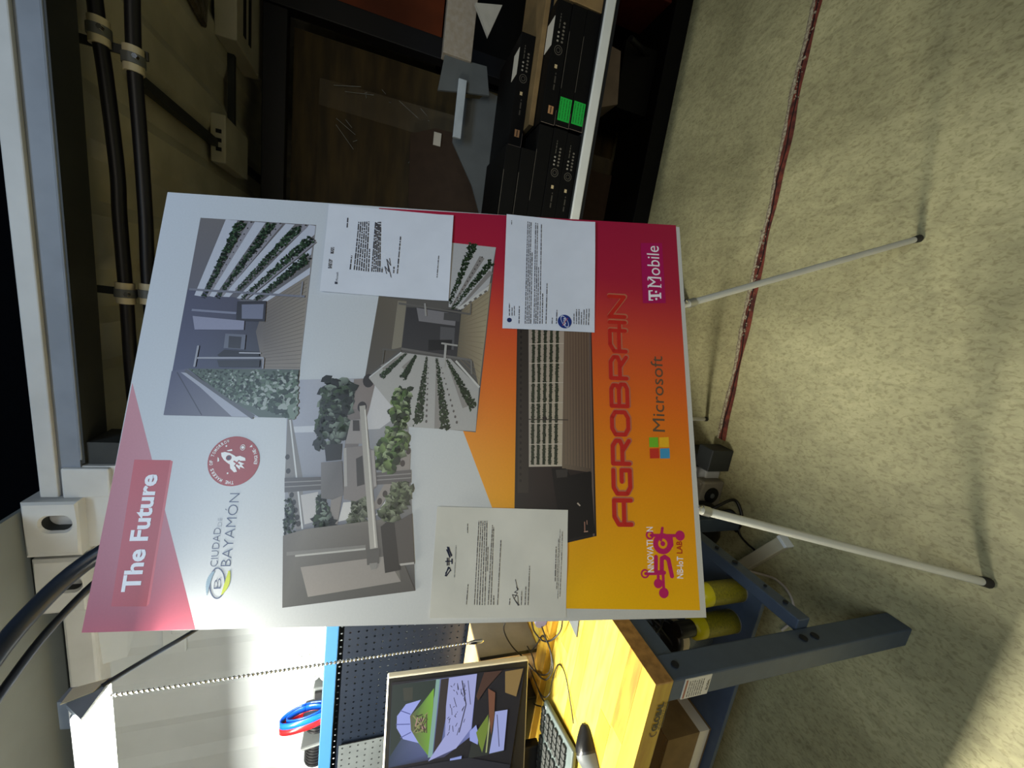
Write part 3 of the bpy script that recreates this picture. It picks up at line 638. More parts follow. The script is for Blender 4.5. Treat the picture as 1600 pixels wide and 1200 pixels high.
for pt in ((-0.1304, 0.2788), (-0.1587, 0.2740), (-0.2059, 0.2621), (-0.2205, 0.2564), (-0.2358, 0.2514), (-0.2494, 0.2466), (-0.2617, 0.2429)): p.disc(pt, .0055, .0045, (54, 48, 46), 12)
p.poly([(-0.2059, 0.2447), (-0.1994, 0.2111), (-0.2556, 0.2055), (-0.2630, 0.2312)], (188, 184, 182)); p.poly([(-0.2202, 0.1595), (-0.2180, 0.1385), (-0.2515, 0.1391), (-0.2577, 0.1666)], (206, 202, 196)); p.poly([(-0.1834, 0.0551), (-0.1812, 0.0378), (-0.2432, 0.0769), (-0.2453, 0.0938)], (206, 202, 194))
p.poly([(0.0363, 0.1597), (0.0406, 0.1128), (-0.0286, 0.1233), (-0.0720, 0.1332), (-0.0793, 0.1641)], (136, 124, 118)); p.poly([(-0.0297, 0.1666), (-0.0267, 0.1368), (-0.1452, 0.1403), (-0.1433, 0.1663)], (124, 114, 110))
for pt, r_ in (((0.0340, 0.1290), .015), ((-0.0235, 0.1379), .012), ((-0.1200, 0.1545), .009), ((-0.1497, 0.1537), .008)): p.disc(pt, r_, r_*.8, (44, 38, 38), 14)
p.poly([(-0.1084, 0.0311), (-0.1527, 0.0298), (-0.2050, 0.0710), (-0.2306, 0.0864), (-0.2390, 0.1071), (-0.1443, 0.0620)], (150, 140, 132))
for pt in ((-0.1406, 0.0456), (-0.1152, 0.0352), (-0.2029, 0.0776), (-0.2179, 0.0873), (-0.2265, 0.1716), (-0.2391, 0.1729), (-0.2507, 0.1744), (-0.2618, 0.1759)): p.disc(pt, .007, .005, (70, 60, 56), 10)
p.poly([(-0.2056, 0.1840), (-0.2055, 0.1629), (-0.2701, 0.1676), (-0.2680, 0.1836)], (140, 132, 126))
p.poly([(-0.1724, 0.2795), (-0.1696, 0.2081), (-0.1951, 0.2052), (-0.2010, 0.2763)], (92, 88, 88)); p.poly([(-0.1600, 0.0980), (-0.1536, 0.0271), (-0.1798, 0.0256), (-0.1846, 0.0949)], (100, 94, 92))
for k in (.3, .62): p.line(lerp((-0.1724, 0.2795), (-0.2010, 0.2763), k), lerp((-0.1696, 0.2081), (-0.1951, 0.2052), k), .0022, (142, 138, 136)); p.line(lerp((-0.1600, 0.0980), (-0.1846, 0.0949), k), lerp((-0.1536, 0.0271), (-0.1798, 0.0256), k), .0022, (146, 140, 136))
D3 = [(24, 34, 22), (14, 18, 14), (52, 72, 40), (120, 132, 118), (30, 40, 28)]
p.leaves((0.0204, 0.1895), (-0.0999, 0.1960), .058, .05, 90, D3, 31, 1, 1.2); p.leaves((0.0061, 0.2050), (-0.0934, 0.2052), .03, .03, 40, D3, 32, 1, 1.2)
LG = [(84, 112, 56), (120, 142, 80), (48, 70, 34), (158, 172, 128), (40, 56, 32)]
p.leaves((0.0150, 0.0544), (-0.0547, 0.0635), .034, .04, 46, LG, 33, 1, 1.2); p.leaves((-0.0752, 0.0621), (-0.1489, 0.0836), .05, .042, 64, LG, 34, 1, 1.2)
p.leaves((-0.2143, 0.2670), (-0.2768, 0.2576), .014, .022, 46, D3, 35); p.leaves((-0.2057, 0.2050), (-0.2700, 0.1917), .014, .036, 64, D3, 36)
p.leaves((-0.2116, 0.1220), (-0.2640, 0.1326), .03, .028, 60, [(104, 110, 88), (70, 78, 54), (130, 134, 112)], 37); p.leaves((-0.1911, 0.0424), (-0.2495, 0.0679), .034, .032, 90, [(104, 114, 82), (66, 78, 50), (136, 142, 114)], 38)
p.poly([(-0.2840, 0.2698), (-0.2720, 0.2295), (-0.2536, 0.0805), (-0.2641, 0.0669), (-0.3897, 0.0053), (-0.4165, 0.2560)], [(110, 104, 98), (124, 118, 110), (120, 114, 106), (104, 98, 92), (84, 80, 76), (92, 90, 86)])
p.poly([(-0.3433, 0.2301), (-0.3218, 0.0461), (-0.3722, 0.0344), (-0.3978, 0.2104)], (150, 142, 134)); p.poly([(-0.3481, 0.0507), (-0.3218, 0.0461), (-0.3722, 0.0344)], (112, 106, 98))
p.line((-0.3181, 0.2591), (-0.3059, 0.1082), .007, (128, 124, 118)); p.line((-0.3222, 0.2425), (-0.3100, 0.1079), .0035, (182, 178, 170))
p.poly([(-0.1408, 0.2109), (-0.1368, 0.1690), (-0.2055, 0.1599), (-0.2148, 0.1811), (-0.2120, 0.2040)], [(124, 120, 120), (104, 100, 100), (112, 108, 108), (104, 100, 98), (110, 106, 104)])
p.poly([(-0.1045, 0.2076), (-0.1017, 0.1721), (-0.1347, 0.1713), (-0.1381, 0.2010)], (34, 32, 32)); p.poly([(-0.0522, 0.1589), (-0.0495, 0.1394), (-0.1011, 0.1308), (-0.1016, 0.1656)], (150, 142, 138)); p.poly([(-0.0521, 0.1546), (-0.0519, 0.1414), (-0.0744, 0.1382), (-0.0746, 0.1527)], (60, 54, 52))
p.poly([(-0.1105, 0.1683), (-0.1055, 0.1305), (-0.1140, 0.1071), (-0.1880, 0.0959), (-0.2052, 0.1131), (-0.2180, 0.1343), (-0.2139, 0.1592)], (132, 124, 120)); p.poly([(-0.1321, 0.1414), (-0.1253, 0.1289), (-0.1839, 0.1199), (-0.1883, 0.1346)], (64, 60, 58)); p.line((-0.1105, 0.1657), (-0.1884, 0.1572), .006, (170, 164, 158)); p.line((-0.1140, 0.1089), (-0.1881, 0.0981), .006, (164, 156, 150))
p.line((-0.0207, 0.1373), (-0.3093, 0.0916), .0125, (170, 164, 154), .0155); p.line((-0.0288, 0.1313), (-0.3073, 0.0892), .003, (210, 204, 192))
p.poly([(-0.3124, 0.1064), (-0.3102, 0.0798), (-0.3377, 0.0795), (-0.3407, 0.1026)], (92, 88, 84)); p.poly([(-0.3375, 0.0987), (-0.3361, 0.0829), (-0.3477, 0.0829), (-0.3496, 0.0944)], (136, 132, 126))
p.poly([(-0.2674, 0.0816), (-0.2578, 0.0695), (-0.2599, 0.0535), (-0.3510, 0.0391), (-0.3559, 0.0665)], (48, 44, 42)); p.poly([(-0.2599, 0.0544), (-0.2415, 0.0202), (-0.3392, 0.0094), (-0.3413, 0.0397)], (84, 78, 74)); p.line((-0.3405, 0.0385), (-0.3376, 0.0104), .004, (180, 174, 166)); p.line((-0.3502, 0.0379), (-0.3413, 0.0397), .004, (40, 36, 36))
p.build('printed_photo.002', INK, pb, PF, 'left middle photo of a robot gripper among plants')

# ---- photo 4: wide dark hall, bottom
p = Print(.0005)
p.poly([(0.1871, -0.1933), (0.1953, -0.3685), (-0.2876, -0.3687), (-0.3074, -0.2739), (-0.3238, -0.1919)], [(44, 38, 36), (70, 50, 44), (40, 34, 32), (34, 30, 30), (34, 30, 30)])
p.poly([(0.1872, -0.1953), (0.1884, -0.2195), (-0.1992, -0.2219), (-0.1993, -0.1983)], (56, 48, 42))
for k in range(26): p.disc(lerp((0.1598, -0.2023), (-0.1874, -0.2044), k/26), .0035, .0025, (34, 28, 26), 7)
p.poly([(0.1884, -0.2195), (0.1923, -0.3050), (-0.1428, -0.2989), (-0.1449, -0.2222)], [(168, 152, 140), (176, 156, 140), (196, 178, 150), (176, 164, 148)])
for i, x in enumerate((0,)): pass
for i, (a_, b_) in enumerate((((0.1875, -0.2316), (-0.1399, -0.2303)), ((0.1882, -0.2451), (-0.1398, -0.2423)), ((0.1888, -0.2593), (-0.1396, -0.2550)), ((0.1895, -0.2736), (-0.1395, -0.2677)), ((0.1901, -0.2879), (-0.1393, -0.2811)))):
    p.line(a_, b_, .0062, (58, 62, 46)); p.leaves(a_, b_, .0075, .0075, 150, [(44, 58, 34), (70, 76, 54), (34, 40, 28)], 50+i)
for k in range(8): p.line(lerp((0.1759, -0.2209), (-0.1424, -0.2228), k/7), lerp((0.1810, -0.3035), (-0.1404, -0.2989), k/7), .0016, (206, 192, 172))
p.poly([(0.1923, -0.3036), (0.1951, -0.3636), (-0.1557, -0.3617), (-0.1472, -0.2950)], [(116, 92, 76), (104, 80, 66), (88, 72, 60), (120, 104, 86)])
for k in range(9): p.line(lerp((0.1911, -0.3077), (0.1935, -0.3601), k/8), lerp((-0.1378, -0.3041), (-0.1465, -0.3567), k/8), .0014, (134, 110, 88))
p.line((-0.0420, -0.2190), (-0.0413, -0.3097), .002, (60, 54, 48)); p.disc((-0.0393, -0.2570), .005, .005, (44, 38, 36), 10); p.line((0.1951, -0.3636), (-0.2876, -0.3624), .004, (110, 92, 84))
p.poly([(-0.1474, -0.2721), (-0.1471, -0.3033), (-0.1623, -0.3128), (-0.1527, -0.3592), (-0.2818, -0.3650), (-0.2960, -0.2986), (-0.2287, -0.2836)], (26, 22, 22)); p.poly([(-0.1504, -0.2810), (-0.1489, -0.3078), (-0.1654, -0.3063), (-0.1675, -0.2834)], (60, 54, 50))
p.line((-0.2788, -0.3412), (-0.2777, -0.3500), .002, (190, 150, 130)); p.line((-0.2583, -0.3429), (-0.2788, -0.3431), .002, (170, 120, 100)); p.line((-0.2197, -0.3278), (-0.2257, -0.3340), .003, (190, 170, 150)); p.line((-0.2553, -0.3480), (-0.2642, -0.3484), .002, (150, 110, 90))
p.build('printed_photo.003', INK, pb, PF, 'wide dark photo of a lit planting wall in a hall')

# ================================================================== LETTERS TAPED ON THE BOARD
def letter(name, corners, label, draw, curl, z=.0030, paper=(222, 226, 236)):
    """corners TL TR BR BL in board metres; the sheet bows slightly off the board"""
    n = 8; q = [Vector(c) for c in corners]
    def P(u, v): return (q[0]*(1-u)+q[1]*u)*(1-v)+(q[3]*(1-u)+q[2]*u)*v
    vs = []; fs = []
    for j in range(n+1):
        for i in range(n+1):
            u, v = i/n, j/n; xy = P(u, v)
            h = z+.0012*math.sin(u*5+1)*math.sin(v*4+.5)+curl(u, v); vs.append((xy.x, xy.y, h))
    for j in range(n):
        for i in range(n): a = j*(n+1)+i; fs.append((a, a+n+1, a+n+2, a+1))
    k = len(vs); top = [(x, y, h+.0002) for x, y, h in vs]
    org = q[3].lerp(q[2], .5); W0 = F @ Vector((org.x, org.y, z))
    L = Matrix.Translation((-org.x, -org.y, -z))
    mb = MB().add([L @ Vector(v) for v in vs], fs, True)
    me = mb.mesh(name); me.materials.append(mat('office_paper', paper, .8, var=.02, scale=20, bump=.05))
    for pl in me.polygons: pl.use_smooth = True
    o = bpy.data.objects.new(name, me); col.objects.link(o); mw = F.copy(); mw.translation = W0; o.matrix_world = mw
    tag(o, label, 'letter', None)
    pr = Print(0, .00003); draw(pr)
    # drape the ink on the sheet
    def height(x, y):
        u = (Vector((x, y))-q[0]).dot((q[1]-q[0]))/(q[1]-q[0]).length_squared; v = (Vector((x, y))-q[0]).dot((q[3]-q[0]))/(q[3]-q[0]).length_squared
        u = max(0, min(1, u)); v = max(0, min(1, v)); I = min(int(u*n), n-1); J = min(int(v*n), n-1); fu = u*n-I; fv = v*n-J
        g = lambda a, b: vs[b*(n+1)+a][2]
        return (g(I, J)*(1-fu)+g(I+1, J)*fu)*(1-fv)+(g(I, J+1)*(1-fu)+g(I+1, J+1)*fu)*fv
    pr.v = [(x-org.x, y-org.y, zz+height(x, y)-z+.0007) for x, y, zz in pr.v]
    pr.build('printed_text', PAPERINK, o)['kind'] = 'stuff'
    return o
K = (58, 60, 70)
def lines(pr, a0, a1, b0, b1, n, h, seed, short=()):
    """n text lines from (a0..a1) to (b0..b1) (left/right ends of first and last line)"""
    for i in range(n):
        t = i/max(1, n-1); l = lerp(a0, b0, t); r = lerp(a1, b1, t)
        if i in short: r = lerp(l, r, short[i] if isinstance(short, dict) else .4)
        pr.words(l, r, h, K, seed+i)
def draw_b(pr):
    pr.poly([(0.2502, 0.2179), (0.2558, 0.2180), (0.2557, 0.2125), (0.2501, 0.2120)], (70, 72, 84)); pr.text('Microsoft', (0.2579, 0.2123), (0.2789, 0.2130), (0.2577, 0.2166), K)
    lines(pr, (0.2864, 0.2346), (0.3098, 0.2352), (0.2867, 0.2291), (0.3071, 0.2294), 3, .0022, 1); lines(pr, (0.3228, 0.2333), (0.3398, 0.2341), (0.3231, 0.2285), (0.3393, 0.2288), 3, .0022, 7)
    pr.words((0.3910, 0.2044), (0.4159, 0.2049), .003, K, 5); pr.words((0.2874, 0.1882), (0.3217, 0.1879), .003, K, 6)
    lines(pr, (0.2870, 0.1794), (0.4076, 0.1796), (0.2845, 0.1480), (0.4104, 0.1527), 7, .0032, 10, {6: .45})
    lines(pr, (0.2849, 0.1407), (0.4094, 0.1419), (0.2851, 0.1230), (0.4111, 0.1305), 5, .0032, 30, {}); pr.words((0.2845, 0.1181), (0.2969, 0.1182), .003, K, 40)
    pr.path([(0.2820, 0.1074), (0.2995, 0.1127), (0.2867, 0.1029), (0.3066, 0.1071), (0.2737, 0.0967), (0.3176, 0.1099), (0.3025, 0.0999), (0.3203, 0.1039)], .0012, (50, 52, 66))
    pr.words((0.2842, 0.0921), (0.3007, 0.0924), .003, K, 41); pr.words((0.2834, 0.0839), (0.3765, 0.0825), .0032, K, 42); pr.words((0.2796, -0.0058), (0.3341, -0.0074), .0025, (90, 92, 100), 43)
letter('letter', [(0.2317, 0.2478), (0.4475, 0.2502), (0.4391, -0.0376), (0.2239, -0.0347)], 'white typed letter taped at the upper right, with a small Microsoft heading', draw_b, lambda u, v: .0035*max(0, .25-v)*4*(1-u)+.002*(v > .9))
def draw_c(pr):
    pr.disc((0.1842, -0.1746), .0055, .0055, (40, 52, 96), 16); pr.words((0.1946, -0.1745), (0.2248, -0.1740), .003, K, 60); pr.words((0.1949, -0.1805), (0.2146, -0.1802), .0025, K, 61); pr.words((0.1952, -0.1858), (0.2184, -0.1855), .0025, K, 62); pr.words((0.4256, -0.1765), (0.4363, -0.1764), .0022, K, 63)
    pr.words((0.1769, -0.1967), (0.2189, -0.1970), .0026, K, 64)
    lines(pr, (0.1768, -0.2108), (0.4362, -0.2158), (0.1774, -0.2236), (0.4339, -0.2278), 4, .0026, 65, {3: .7}); lines(pr, (0.1777, -0.2316), (0.4345, -0.2349), (0.1781, -0.2397), (0.4351, -0.2441), 3, .0026, 70, {2: .55}); lines(pr, (0.1784, -0.2451), (0.4324, -0.2490), (0.1786, -0.2505), (0.4313, -0.2547), 2, .0026, 76, {1: .3})
    pr.words((0.1790, -0.2593), (0.2790, -0.2622), .0026, K, 80); pr.words((0.1796, -0.2735), (0.1944, -0.2743), .0026, K, 81); pr.words((0.1801, -0.2837), (0.2141, -0.2853), .0026, K, 82)
    pr.disc((0.1866, -0.3036), .0165, .0165, (34, 56, 128), 28); pr.text('NASA', (0.1776, -0.3062), (0.1959, -0.3064), (0.1773, -0.3001), (240, 240, 246), .02); pr.ring((0.1866, -0.3036), .006, .0072, (200, 205, 225), 24, sx=2.2, rot=.5); pr.line((0.1765, -0.2980), (0.1955, -0.3112), .0012, (190, 60, 60))
    lines(pr, (0.1820, -0.3255), (0.2175, -0.3260), (0.1807, -0.3599), (0.2207, -0.3621), 7, .0026, 90, {0: .7, 1: 1.0, 3: .8})
letter('letter.001', [(0.1641, -0.1590), (0.4524, -0.1642), (0.4443, -0.3815), (0.1638, -0.3747)], 'white sideways letter over the dark photo, with a round blue NASA seal', draw_c, lambda u, v: .0045*max(0, v-.75)*4*max(0, u-.0)+.001, .0034)
def draw_a(pr):
    for s_, (a_, b_) in enumerate((((-0.3623, -0.0531), (-0.3448, -0.0588)), ((-0.3573, -0.0533), (-0.3455, -0.0608)), ((-0.3623, -0.0548), (-0.3506, -0.0634)), ((-0.3062, -0.0548), (-0.3276, -0.0613)), ((-0.3113, -0.0535), (-0.3264, -0.0605)), ((-0.3067, -0.0572), (-0.3253, -0.0638)), ((-0.3160, -0.0608), (-0.3241, -0.0648)), ((-0.3460, -0.0608), (-0.3529, -0.0640)))): pr.line(a_, b_, .0022, (44, 48, 66))
    pr.line((-0.3344, -0.0518), (-0.3345, -0.0652), .002, (44, 48, 66)); pr.line((-0.3275, -0.0557), (-0.3425, -0.0563), .0022, (44, 48, 66)); pr.line((-0.3275, -0.0588), (-0.3425, -0.0595), .0016, (44, 48, 66)); pr.line((-0.3294, -0.0652), (-0.3396, -0.0657), .0026, (44, 48, 66))
    pr.text('IBE NATIONAL LABORATORY', (-0.3644, -0.0727), (-0.3035, -0.0737), (-0.3643, -0.0703), K, .0)
    pr.words((-0.2798, -0.0951), (-0.2615, -0.0944), .0018, K, 100); pr.words((-0.4154, -0.0973), (-0.3779, -0.0994), .002, K, 101)
    lines(pr, (-0.4164, -0.1132), (-0.2560, -0.1177), (-0.4176, -0.1340), (-0.2560, -0.1343), 5, .0021, 110, {}); lines(pr, (-0.4173, -0.1408), (-0.2645, -0.1460), (-0.4175, -0.1517), (-0.2721, -0.1512), 3, .0021, 120, {2: .12}); pr.words((-0.3537, -0.1377), (-0.3072, -0.1375), .002, K, 119)
    pr.words((-0.4177, -0.1597), (-0.2943, -0.1642), .0021, K, 125); pr.words((-0.4181, -0.1837), (-0.4057, -0.1845), .002, K, 126)
    pr.path([(-0.4185, -0.2038), (-0.4116, -0.1968), (-0.4058, -0.1923), (-0.3990, -0.1893), (-0.4014, -0.2004), (-0.4195, -0.2018), (-0.4070, -0.1931), (-0.3957, -0.1996), (-0.3945, -0.1937), (-0.3889, -0.2015), (-0.3843, -0.1977), (-0.3912, -0.2003), (-0.3705, -0.1953)], .0011, (46, 46, 56))
    lines(pr, (-0.4185, -0.2077), (-0.3913, -0.2084), (-0.4187, -0.2154), (-0.3841, -0.2168), 2, .002, 130); pr.words((-0.4188, -0.2215), (-0.3449, -0.2245), .002, K, 133)
    pr.words((-0.3751, -0.2777), (-0.3061, -0.2801), .0024, K, 134); pr.words((-0.3901, -0.2808), (-0.2908, -0.2856), .0016, K, 135); pr.words((-0.4085, -0.2832), (-0.2725, -0.2889), .0014, (110, 110, 115), 136); pr.words((-0.4049, -0.2878), (-0.2769, -0.2935), .0016, K, 137)
letter('letter.002', [(-0.4390, -0.0260), (-0.2273, -0.0308), (-0.2338, -0.3067), (-0.4449, -0.3004)], 'white crinkled letter at the lower left, headed by a winged emblem', draw_a, lambda u, v: .004*max(0, .2-v)*5*.6+.006*max(0, (u-.85))*(v > .85)+.0012*math.sin(u*9)*math.sin(v*11), .0034, (218, 212, 196))  # warm sheet tint carries the light of this corner in its colour

# ================================================================== EASEL
foot1 = Vector((.333, .763, .008)); foot2 = Vector((-.481, .403, .008)); foot3 = Vector((-.383, 1.311, .008))
def behind(xy, d=.018): return F @ Vector((xy[0], xy[1], -d))
k1 = behind((0.2523, -0.6109)); k2 = behind((-0.2342, -0.6080))
def extend(a, b, z): t = (z-a.z)/(b.z-a.z); return a+(b-a)*t
a1 = extend(foot1, k1, 1.50); a2 = extend(foot2, k2, 1.50)
apex = (a1+a2)/2
# keep the head of the easel behind the board
loc = F.inverted() @ apex
if loc.z > -.03: apex = F @ Vector((loc.x, loc.y, -.034))
ea = thing('display_easel', 'off-white tubular tripod easel holding up the large poster board', 'easel', (-.15, .83, 0))
def leg(a, mid, top, r):
    L_ = build('leg', MB().tube([a+(mid-a)*.02, mid, top], r, 14), M['easel'], ea)
    d = (mid-a).normalized(); build('rubber_foot', MB().tube([a-d*.004, a+d*.016], r*1.25, 12, r2=r*1.12), M['rubber'], L_)
    return L_
leg(foot1, k1, apex+Vector((.02, 0, 0)), .0085); L2 = leg(foot2, k2, apex-Vector((.02, 0, 0)), .0098); leg(foot3, foot3.lerp(apex, .5), apex+Vector((0, .02, 0)), .0080)
build('head_bracket', MB().obox(apex+Vector((0, .012, .01)), BX, BY, BZ, .07, .05, .02, .004), M['silver'], ea)
for kk, sgn in ((k1, 1), (k2, -1)):
    bl = (F.inverted() @ kk); yb = -.6025
    def bp(x, y, z): return F @ Vector((x, y, z))
    x0 = bl.x+(.006 if sgn < 0 else 0)
    build('holder_hook', MB().tube([bp(x0, yb-.012, -.016), bp(x0, yb-.006, .002), bp(x0, yb+.004, .009)], .0022, 8), M['chrome'], ea)
    dd = (foot1-k1 if sgn > 0 else foot2-k2).normalized(); build('leg_collar', MB().tube([kk+dd*.012, kk+dd*.03], .0112, 14), M['silver'], ea)
build('cross_chain', MB().tube([foot1.lerp(k1, 1.25), foot2.lerp(k2, 1.25)+Vector((0, .01, 0))], .002, 6), M['chrome'], ea)

# ================================================================== WORKBENCH
BT, X1, Y0, Y1 = .84, -.69, .483, 1.09
wb = thing('workbench', 'blue steel workbench with a bright maple butcher-block top', 'workbench', (-1.5, .78, 0))
core = build('worktop_core', MB().box(-2.6, X1-.003, Y0+.003, Y1, .797, .836), WOOD_EDGE, wb)
rnd = random.Random(5); ny = 14; wy = (Y1-Y0)/ny
for j in range(ny):
    x = X1
    seg = rnd.uniform(.15, .7)
    while x > -2.6:
        x2 = max(-2.6, x-seg); y0 = Y0+j*wy; mt_ = rnd.choice(WOODS)
        build('stave', MB().box(x2+.0004, x-.0004, y0+.0003, y0+wy-.0003, .7965 if (j == 0) else .832, BT+rnd.uniform(-.0002, .0002)), mt_ if j else WOODS[1], wb)
        x = x2; seg = rnd.uniform(.35, .8)
build('end_grain_edge', MB().box(X1-.004, X1, Y0, Y1, .7965, .8397, .0005), WOOD_EDGE, wb)
build('side_apron', MB().box(-.745, -.7, Y0+.03, Y1-.02, .745, .7962), M['blue_steel'], wb)
build('front_apron', MB().box(-2.5, -.745, Y0+.03, Y0+.045, .765, .7962), M['blue_steel'], wb)
for k, (y0, y1) in enumerate(((.486, .546), (1.02, 1.08))):
    lg = MB().box(-.749, -.694, y0, y1, .0, .7962, .004); build('leg', lg, M['blue_steel'], wb)
build('leg', MB().box(-2.5, -2.44, .486, .546, 0, .7962, .004), M['blue_steel'], wb)
build('bottom_rail', MB().box(-.705, -.670, .5465, 1.03, .318, .36, .003), M['blue_steel'], wb)
sh = build('lower_shelf', MB().box(-2.44, -.70, .652, 1.05, .325, .34, .002), M['blue_steel'], wb)
for (y, z, r_) in ((.516, .765, .008), (.518, .375, .0095), (.518, .335, .0095), (.60, .338, .006), (.66, .338, .004), (.76, .34, .0075), (.83, .34, .006)):
    xx = -.693 if y < .55 else -.667
    mb = MB().tube([(xx-.001, y, z), (xx+.0025, y, z)], r_, 14); build('bolt_hole', mb, M['hole'], wb)
fr = frame((1, 0, 0), (0, 0, 1), (0, -1, 0), (0, 0, 0))
def on_y(y, parent): # print frame on a plane facing the camera at y
    m = fr.copy(); m.translation = Vector((0, y, 0))-Vector(parent['_o']); return m
def xz(pt): return (pt[0], pt[2])
p = Print(.0008)
g0, g1, gt = xz((-0.813, 0.483, 0.807)), xz((-0.739, 0.483, 0.813)), xz((-0.809, 0.483, 0.821))
BK = (40, 28, 18)
p.text('GLOBAL', (g0[0], g0[1]), (g1[0], g0[1]), (g0[0], g0[1]+.0135), BK, .05)
p.text('INDUSTRIAL', (g0[0]+.002, g0[1]-.007), (g1[0], g0[1]-.007), (g0[0], g0[1]-.003), BK, .01)
p.words((g0[0]+.006, g0[1]-.0115), (g1[0]+.004, g0[1]-.0115), .003, BK, 3)
p.ring((g0[0]-.006, g0[1]+.006), .006, .009, (96, 64, 34), 20, a0=1.2, a1=5.2)
p.build('stamped_lettering', INK, wb, on_y(.4828, wb), 'dark stamped lettering Global')
st = build('warning_sticker', MB().box(-.7475, -.697, .4848, .4862, .692, .762), M['sticker'], wb)
p = Print(.0004)
for k in range(7): p.words((-.744, .748-.006*k), (-.703, .748-.006*k), .003, (70, 62, 54), 60+k)
p.line((-.745, .757), (-.699, .757), .004, (150, 70, 40)); p.text('GLOBAL', (-.736, .6955), (-.708, .6955), (-.736, .7015), BK, .02)
o = p.build('sticker_print', INK, st, on_y(.4848, wb))

# under the bench
def can(x, y, label):
    t = thing('spray_can', label, 'can', (x, y, .341), 'yellow cans on the lower shelf')
    build('can_body', MB().lathe((x, y, .341), [(.029, 0), (.032, .004), (.032, .122), (.0315, .125)], 24), M['yellow_lab'], t)
    build('shoulder_band', MB().lathe((x, y, .341), [(.0325, .122), (.0325, .150), (.024, .157)], 24), M['yellow'], t)
    build('bottom_rim', MB().lathe((x, y, .341), [(.0325, 0), (.0325, .004)], 24), M['silver'], t)
    build('cap', MB().lathe((x, y, .341), [(.0225, .155), (.0225, .205), (.019, .21)], 20), M['black'], t)
can(-.735, .725, 'yellow can on the lower shelf beside the bench leg, mostly under the poster corner')
can(-.835, .715, 'yellow can with visible black cap beside the clear jar')
t = thing('clear_jar', 'clear plastic jar with cream lid band behind the bench leg', 'jar', (-.945, .79, .341))
build('jar_body', MB().lathe((-.945, .79, .341), [(.03, 0), (.041, .006), (.043, .10), (.041, .105)], 24), M['clear'], t)
build('lid', MB().lathe((-.945, .79, .341), [(.046, .104), (.046, .125), (.040, .128)], 24), M['lid'], t)
build('lid_rim', MB().lathe((-.945, .79, .341), [(.0465, .128), (.0465, .142), (.042, .145)], 24), M['black'], t)
def spool(c, r, wd, label):
    t = thing('plastic_spool', label, 'spool', (c[0], c[1], c[2]-r), 'black spools under the bench')
    c = Vector(c); ax = Vector((.75, -.6, .15)).normalized()
    for s_ in (-1, 1):
        mb = MB(); u = ax.orthogonal().normalized(); v = ax.cross(u); q = c+ax*wd/2*s_; n = 24
        ring = [q+(u*math.cos(2*math.pi*i/n)+v*math.sin(2*math.pi*i/n))*r for i in range(n+1)]; mb.tube(ring, .004, 6, False)
        for k in range(6): a = 2*math.pi*k/6; mb.tube([q, q+(u*math.cos(a)+v*math.sin(a))*r], .005, 6)
        build('flange', mb, M['black'], t)
    build('hub', MB().tube([c-ax*wd/2, c+ax*wd/2], r*.42, 18), M['black'], t)
spool((-.86, .83, .60), .075, .05, 'black spoked spool just below the bench edge'); spool((-.82, .90, .47), .085, .05, 'black spoked spool above the yellow cans')
mb = MB()
for k in range(9):
    pts = [Vector((-.98+random.uniform(-.06, .14), .82+random.uniform(-.06, .1), .46+random.uniform(0, .2))) for _ in range(5)]; mb.tube(spline(pts, 5), .0045, 6)
tag(build('cable_bundle', mb, M['blackcord']), 'tangle of black cables stuffed behind the clear jar', 'cables')
# cardboard tray on the lower shelf, left
t = thing('cardboard_tray', 'brown open cardboard tray with pale rim band under the bench', 'box', (-1.45, .86, .341))
bx0, bx1, by0, by1 = -1.75, -1.20, .68, 1.0
for (a, b, c_, d) in ((bx0, bx1, by0, by0+.006), (bx0, bx1, by1-.006, by1), (bx0, bx0+.006, by0+.006, by1-.006), (bx1-.006, bx1, by0+.006, by1-.006)): build('panel', MB().box(a, b, c_, d, .385, .505), M['kraft'], t)
build('base', MB().box(bx0, bx1, by0, by1, .341, .349), M['kraft'], t)
build('pale_band', MB().box(bx0-.001, bx1+.001, by0-.001, by1+.001, .349, .386), M['sticker'], t)
# clutter on the floor behind
def lump(c, rx, ry, rz, seed, n=14, m=9):
    rn_ = random.Random(seed); vs = []; fs = []; ph = [rn_.uniform(0, 6) for _ in range(4)]
    for i in range(m+1):
        for j in range(n):
            th = math.pi*i/m; f_ = 2*math.pi*j/n; k_ = 1+.10*math.sin(3*f_+ph[0])*math.sin(th)+.08*math.sin(2*th+ph[1])
            vs.append((c[0]+rx*k_*math.sin(th)*math.cos(f_), c[1]+ry*k_*math.sin(th)*math.sin(f_), c[2]+rz*k_*math.cos(th)))
    for i in range(m):
        for j in range(n): fs.append((i*n+j, i*n+(j+1) % n, (i+1)*n+(j+1) % n, (i+1)*n+j))
    return MB().add(vs, fs, True)
t = thing('black_bag', 'black fabric bag slumped on the floor behind the bench rail', 'bag', (-.80, 1.12, 0))
build('body', lump((-.80, 1.12, .10), .12, .07, .10, 4), M['black'], t); build('flap', lump((-.74, 1.07, .17), .07, .03, .05, 5), M['boxblack'], t)
build('strap', MB().tube(spline([(-.72, 1.08, .16), (-.66, 1.06, .10), (-.64, 1.06, .02), (-.70, 1.02, .008), (-.76, 1.03, .01)], 8), .006, 8), M['blackcord'], t)
t = thing('speaker_puck', 'small dark round faced device standing beside the black bag', 'speaker', (-.66, 1.15, 0))
build('body', MB().box(-.71, -.60, 1.14, 1.19, 0, .115, .01), M['beige_side'], t); build('round_face', MB().tube([(-.66, 1.14, .06), (-.66, 1.134, .06)], .034, 20), M['black'], t); build('centre', MB().tube([(-.66, 1.134, .06), (-.66, 1.130, .06)], .010, 12), M['steel_grey'], t)
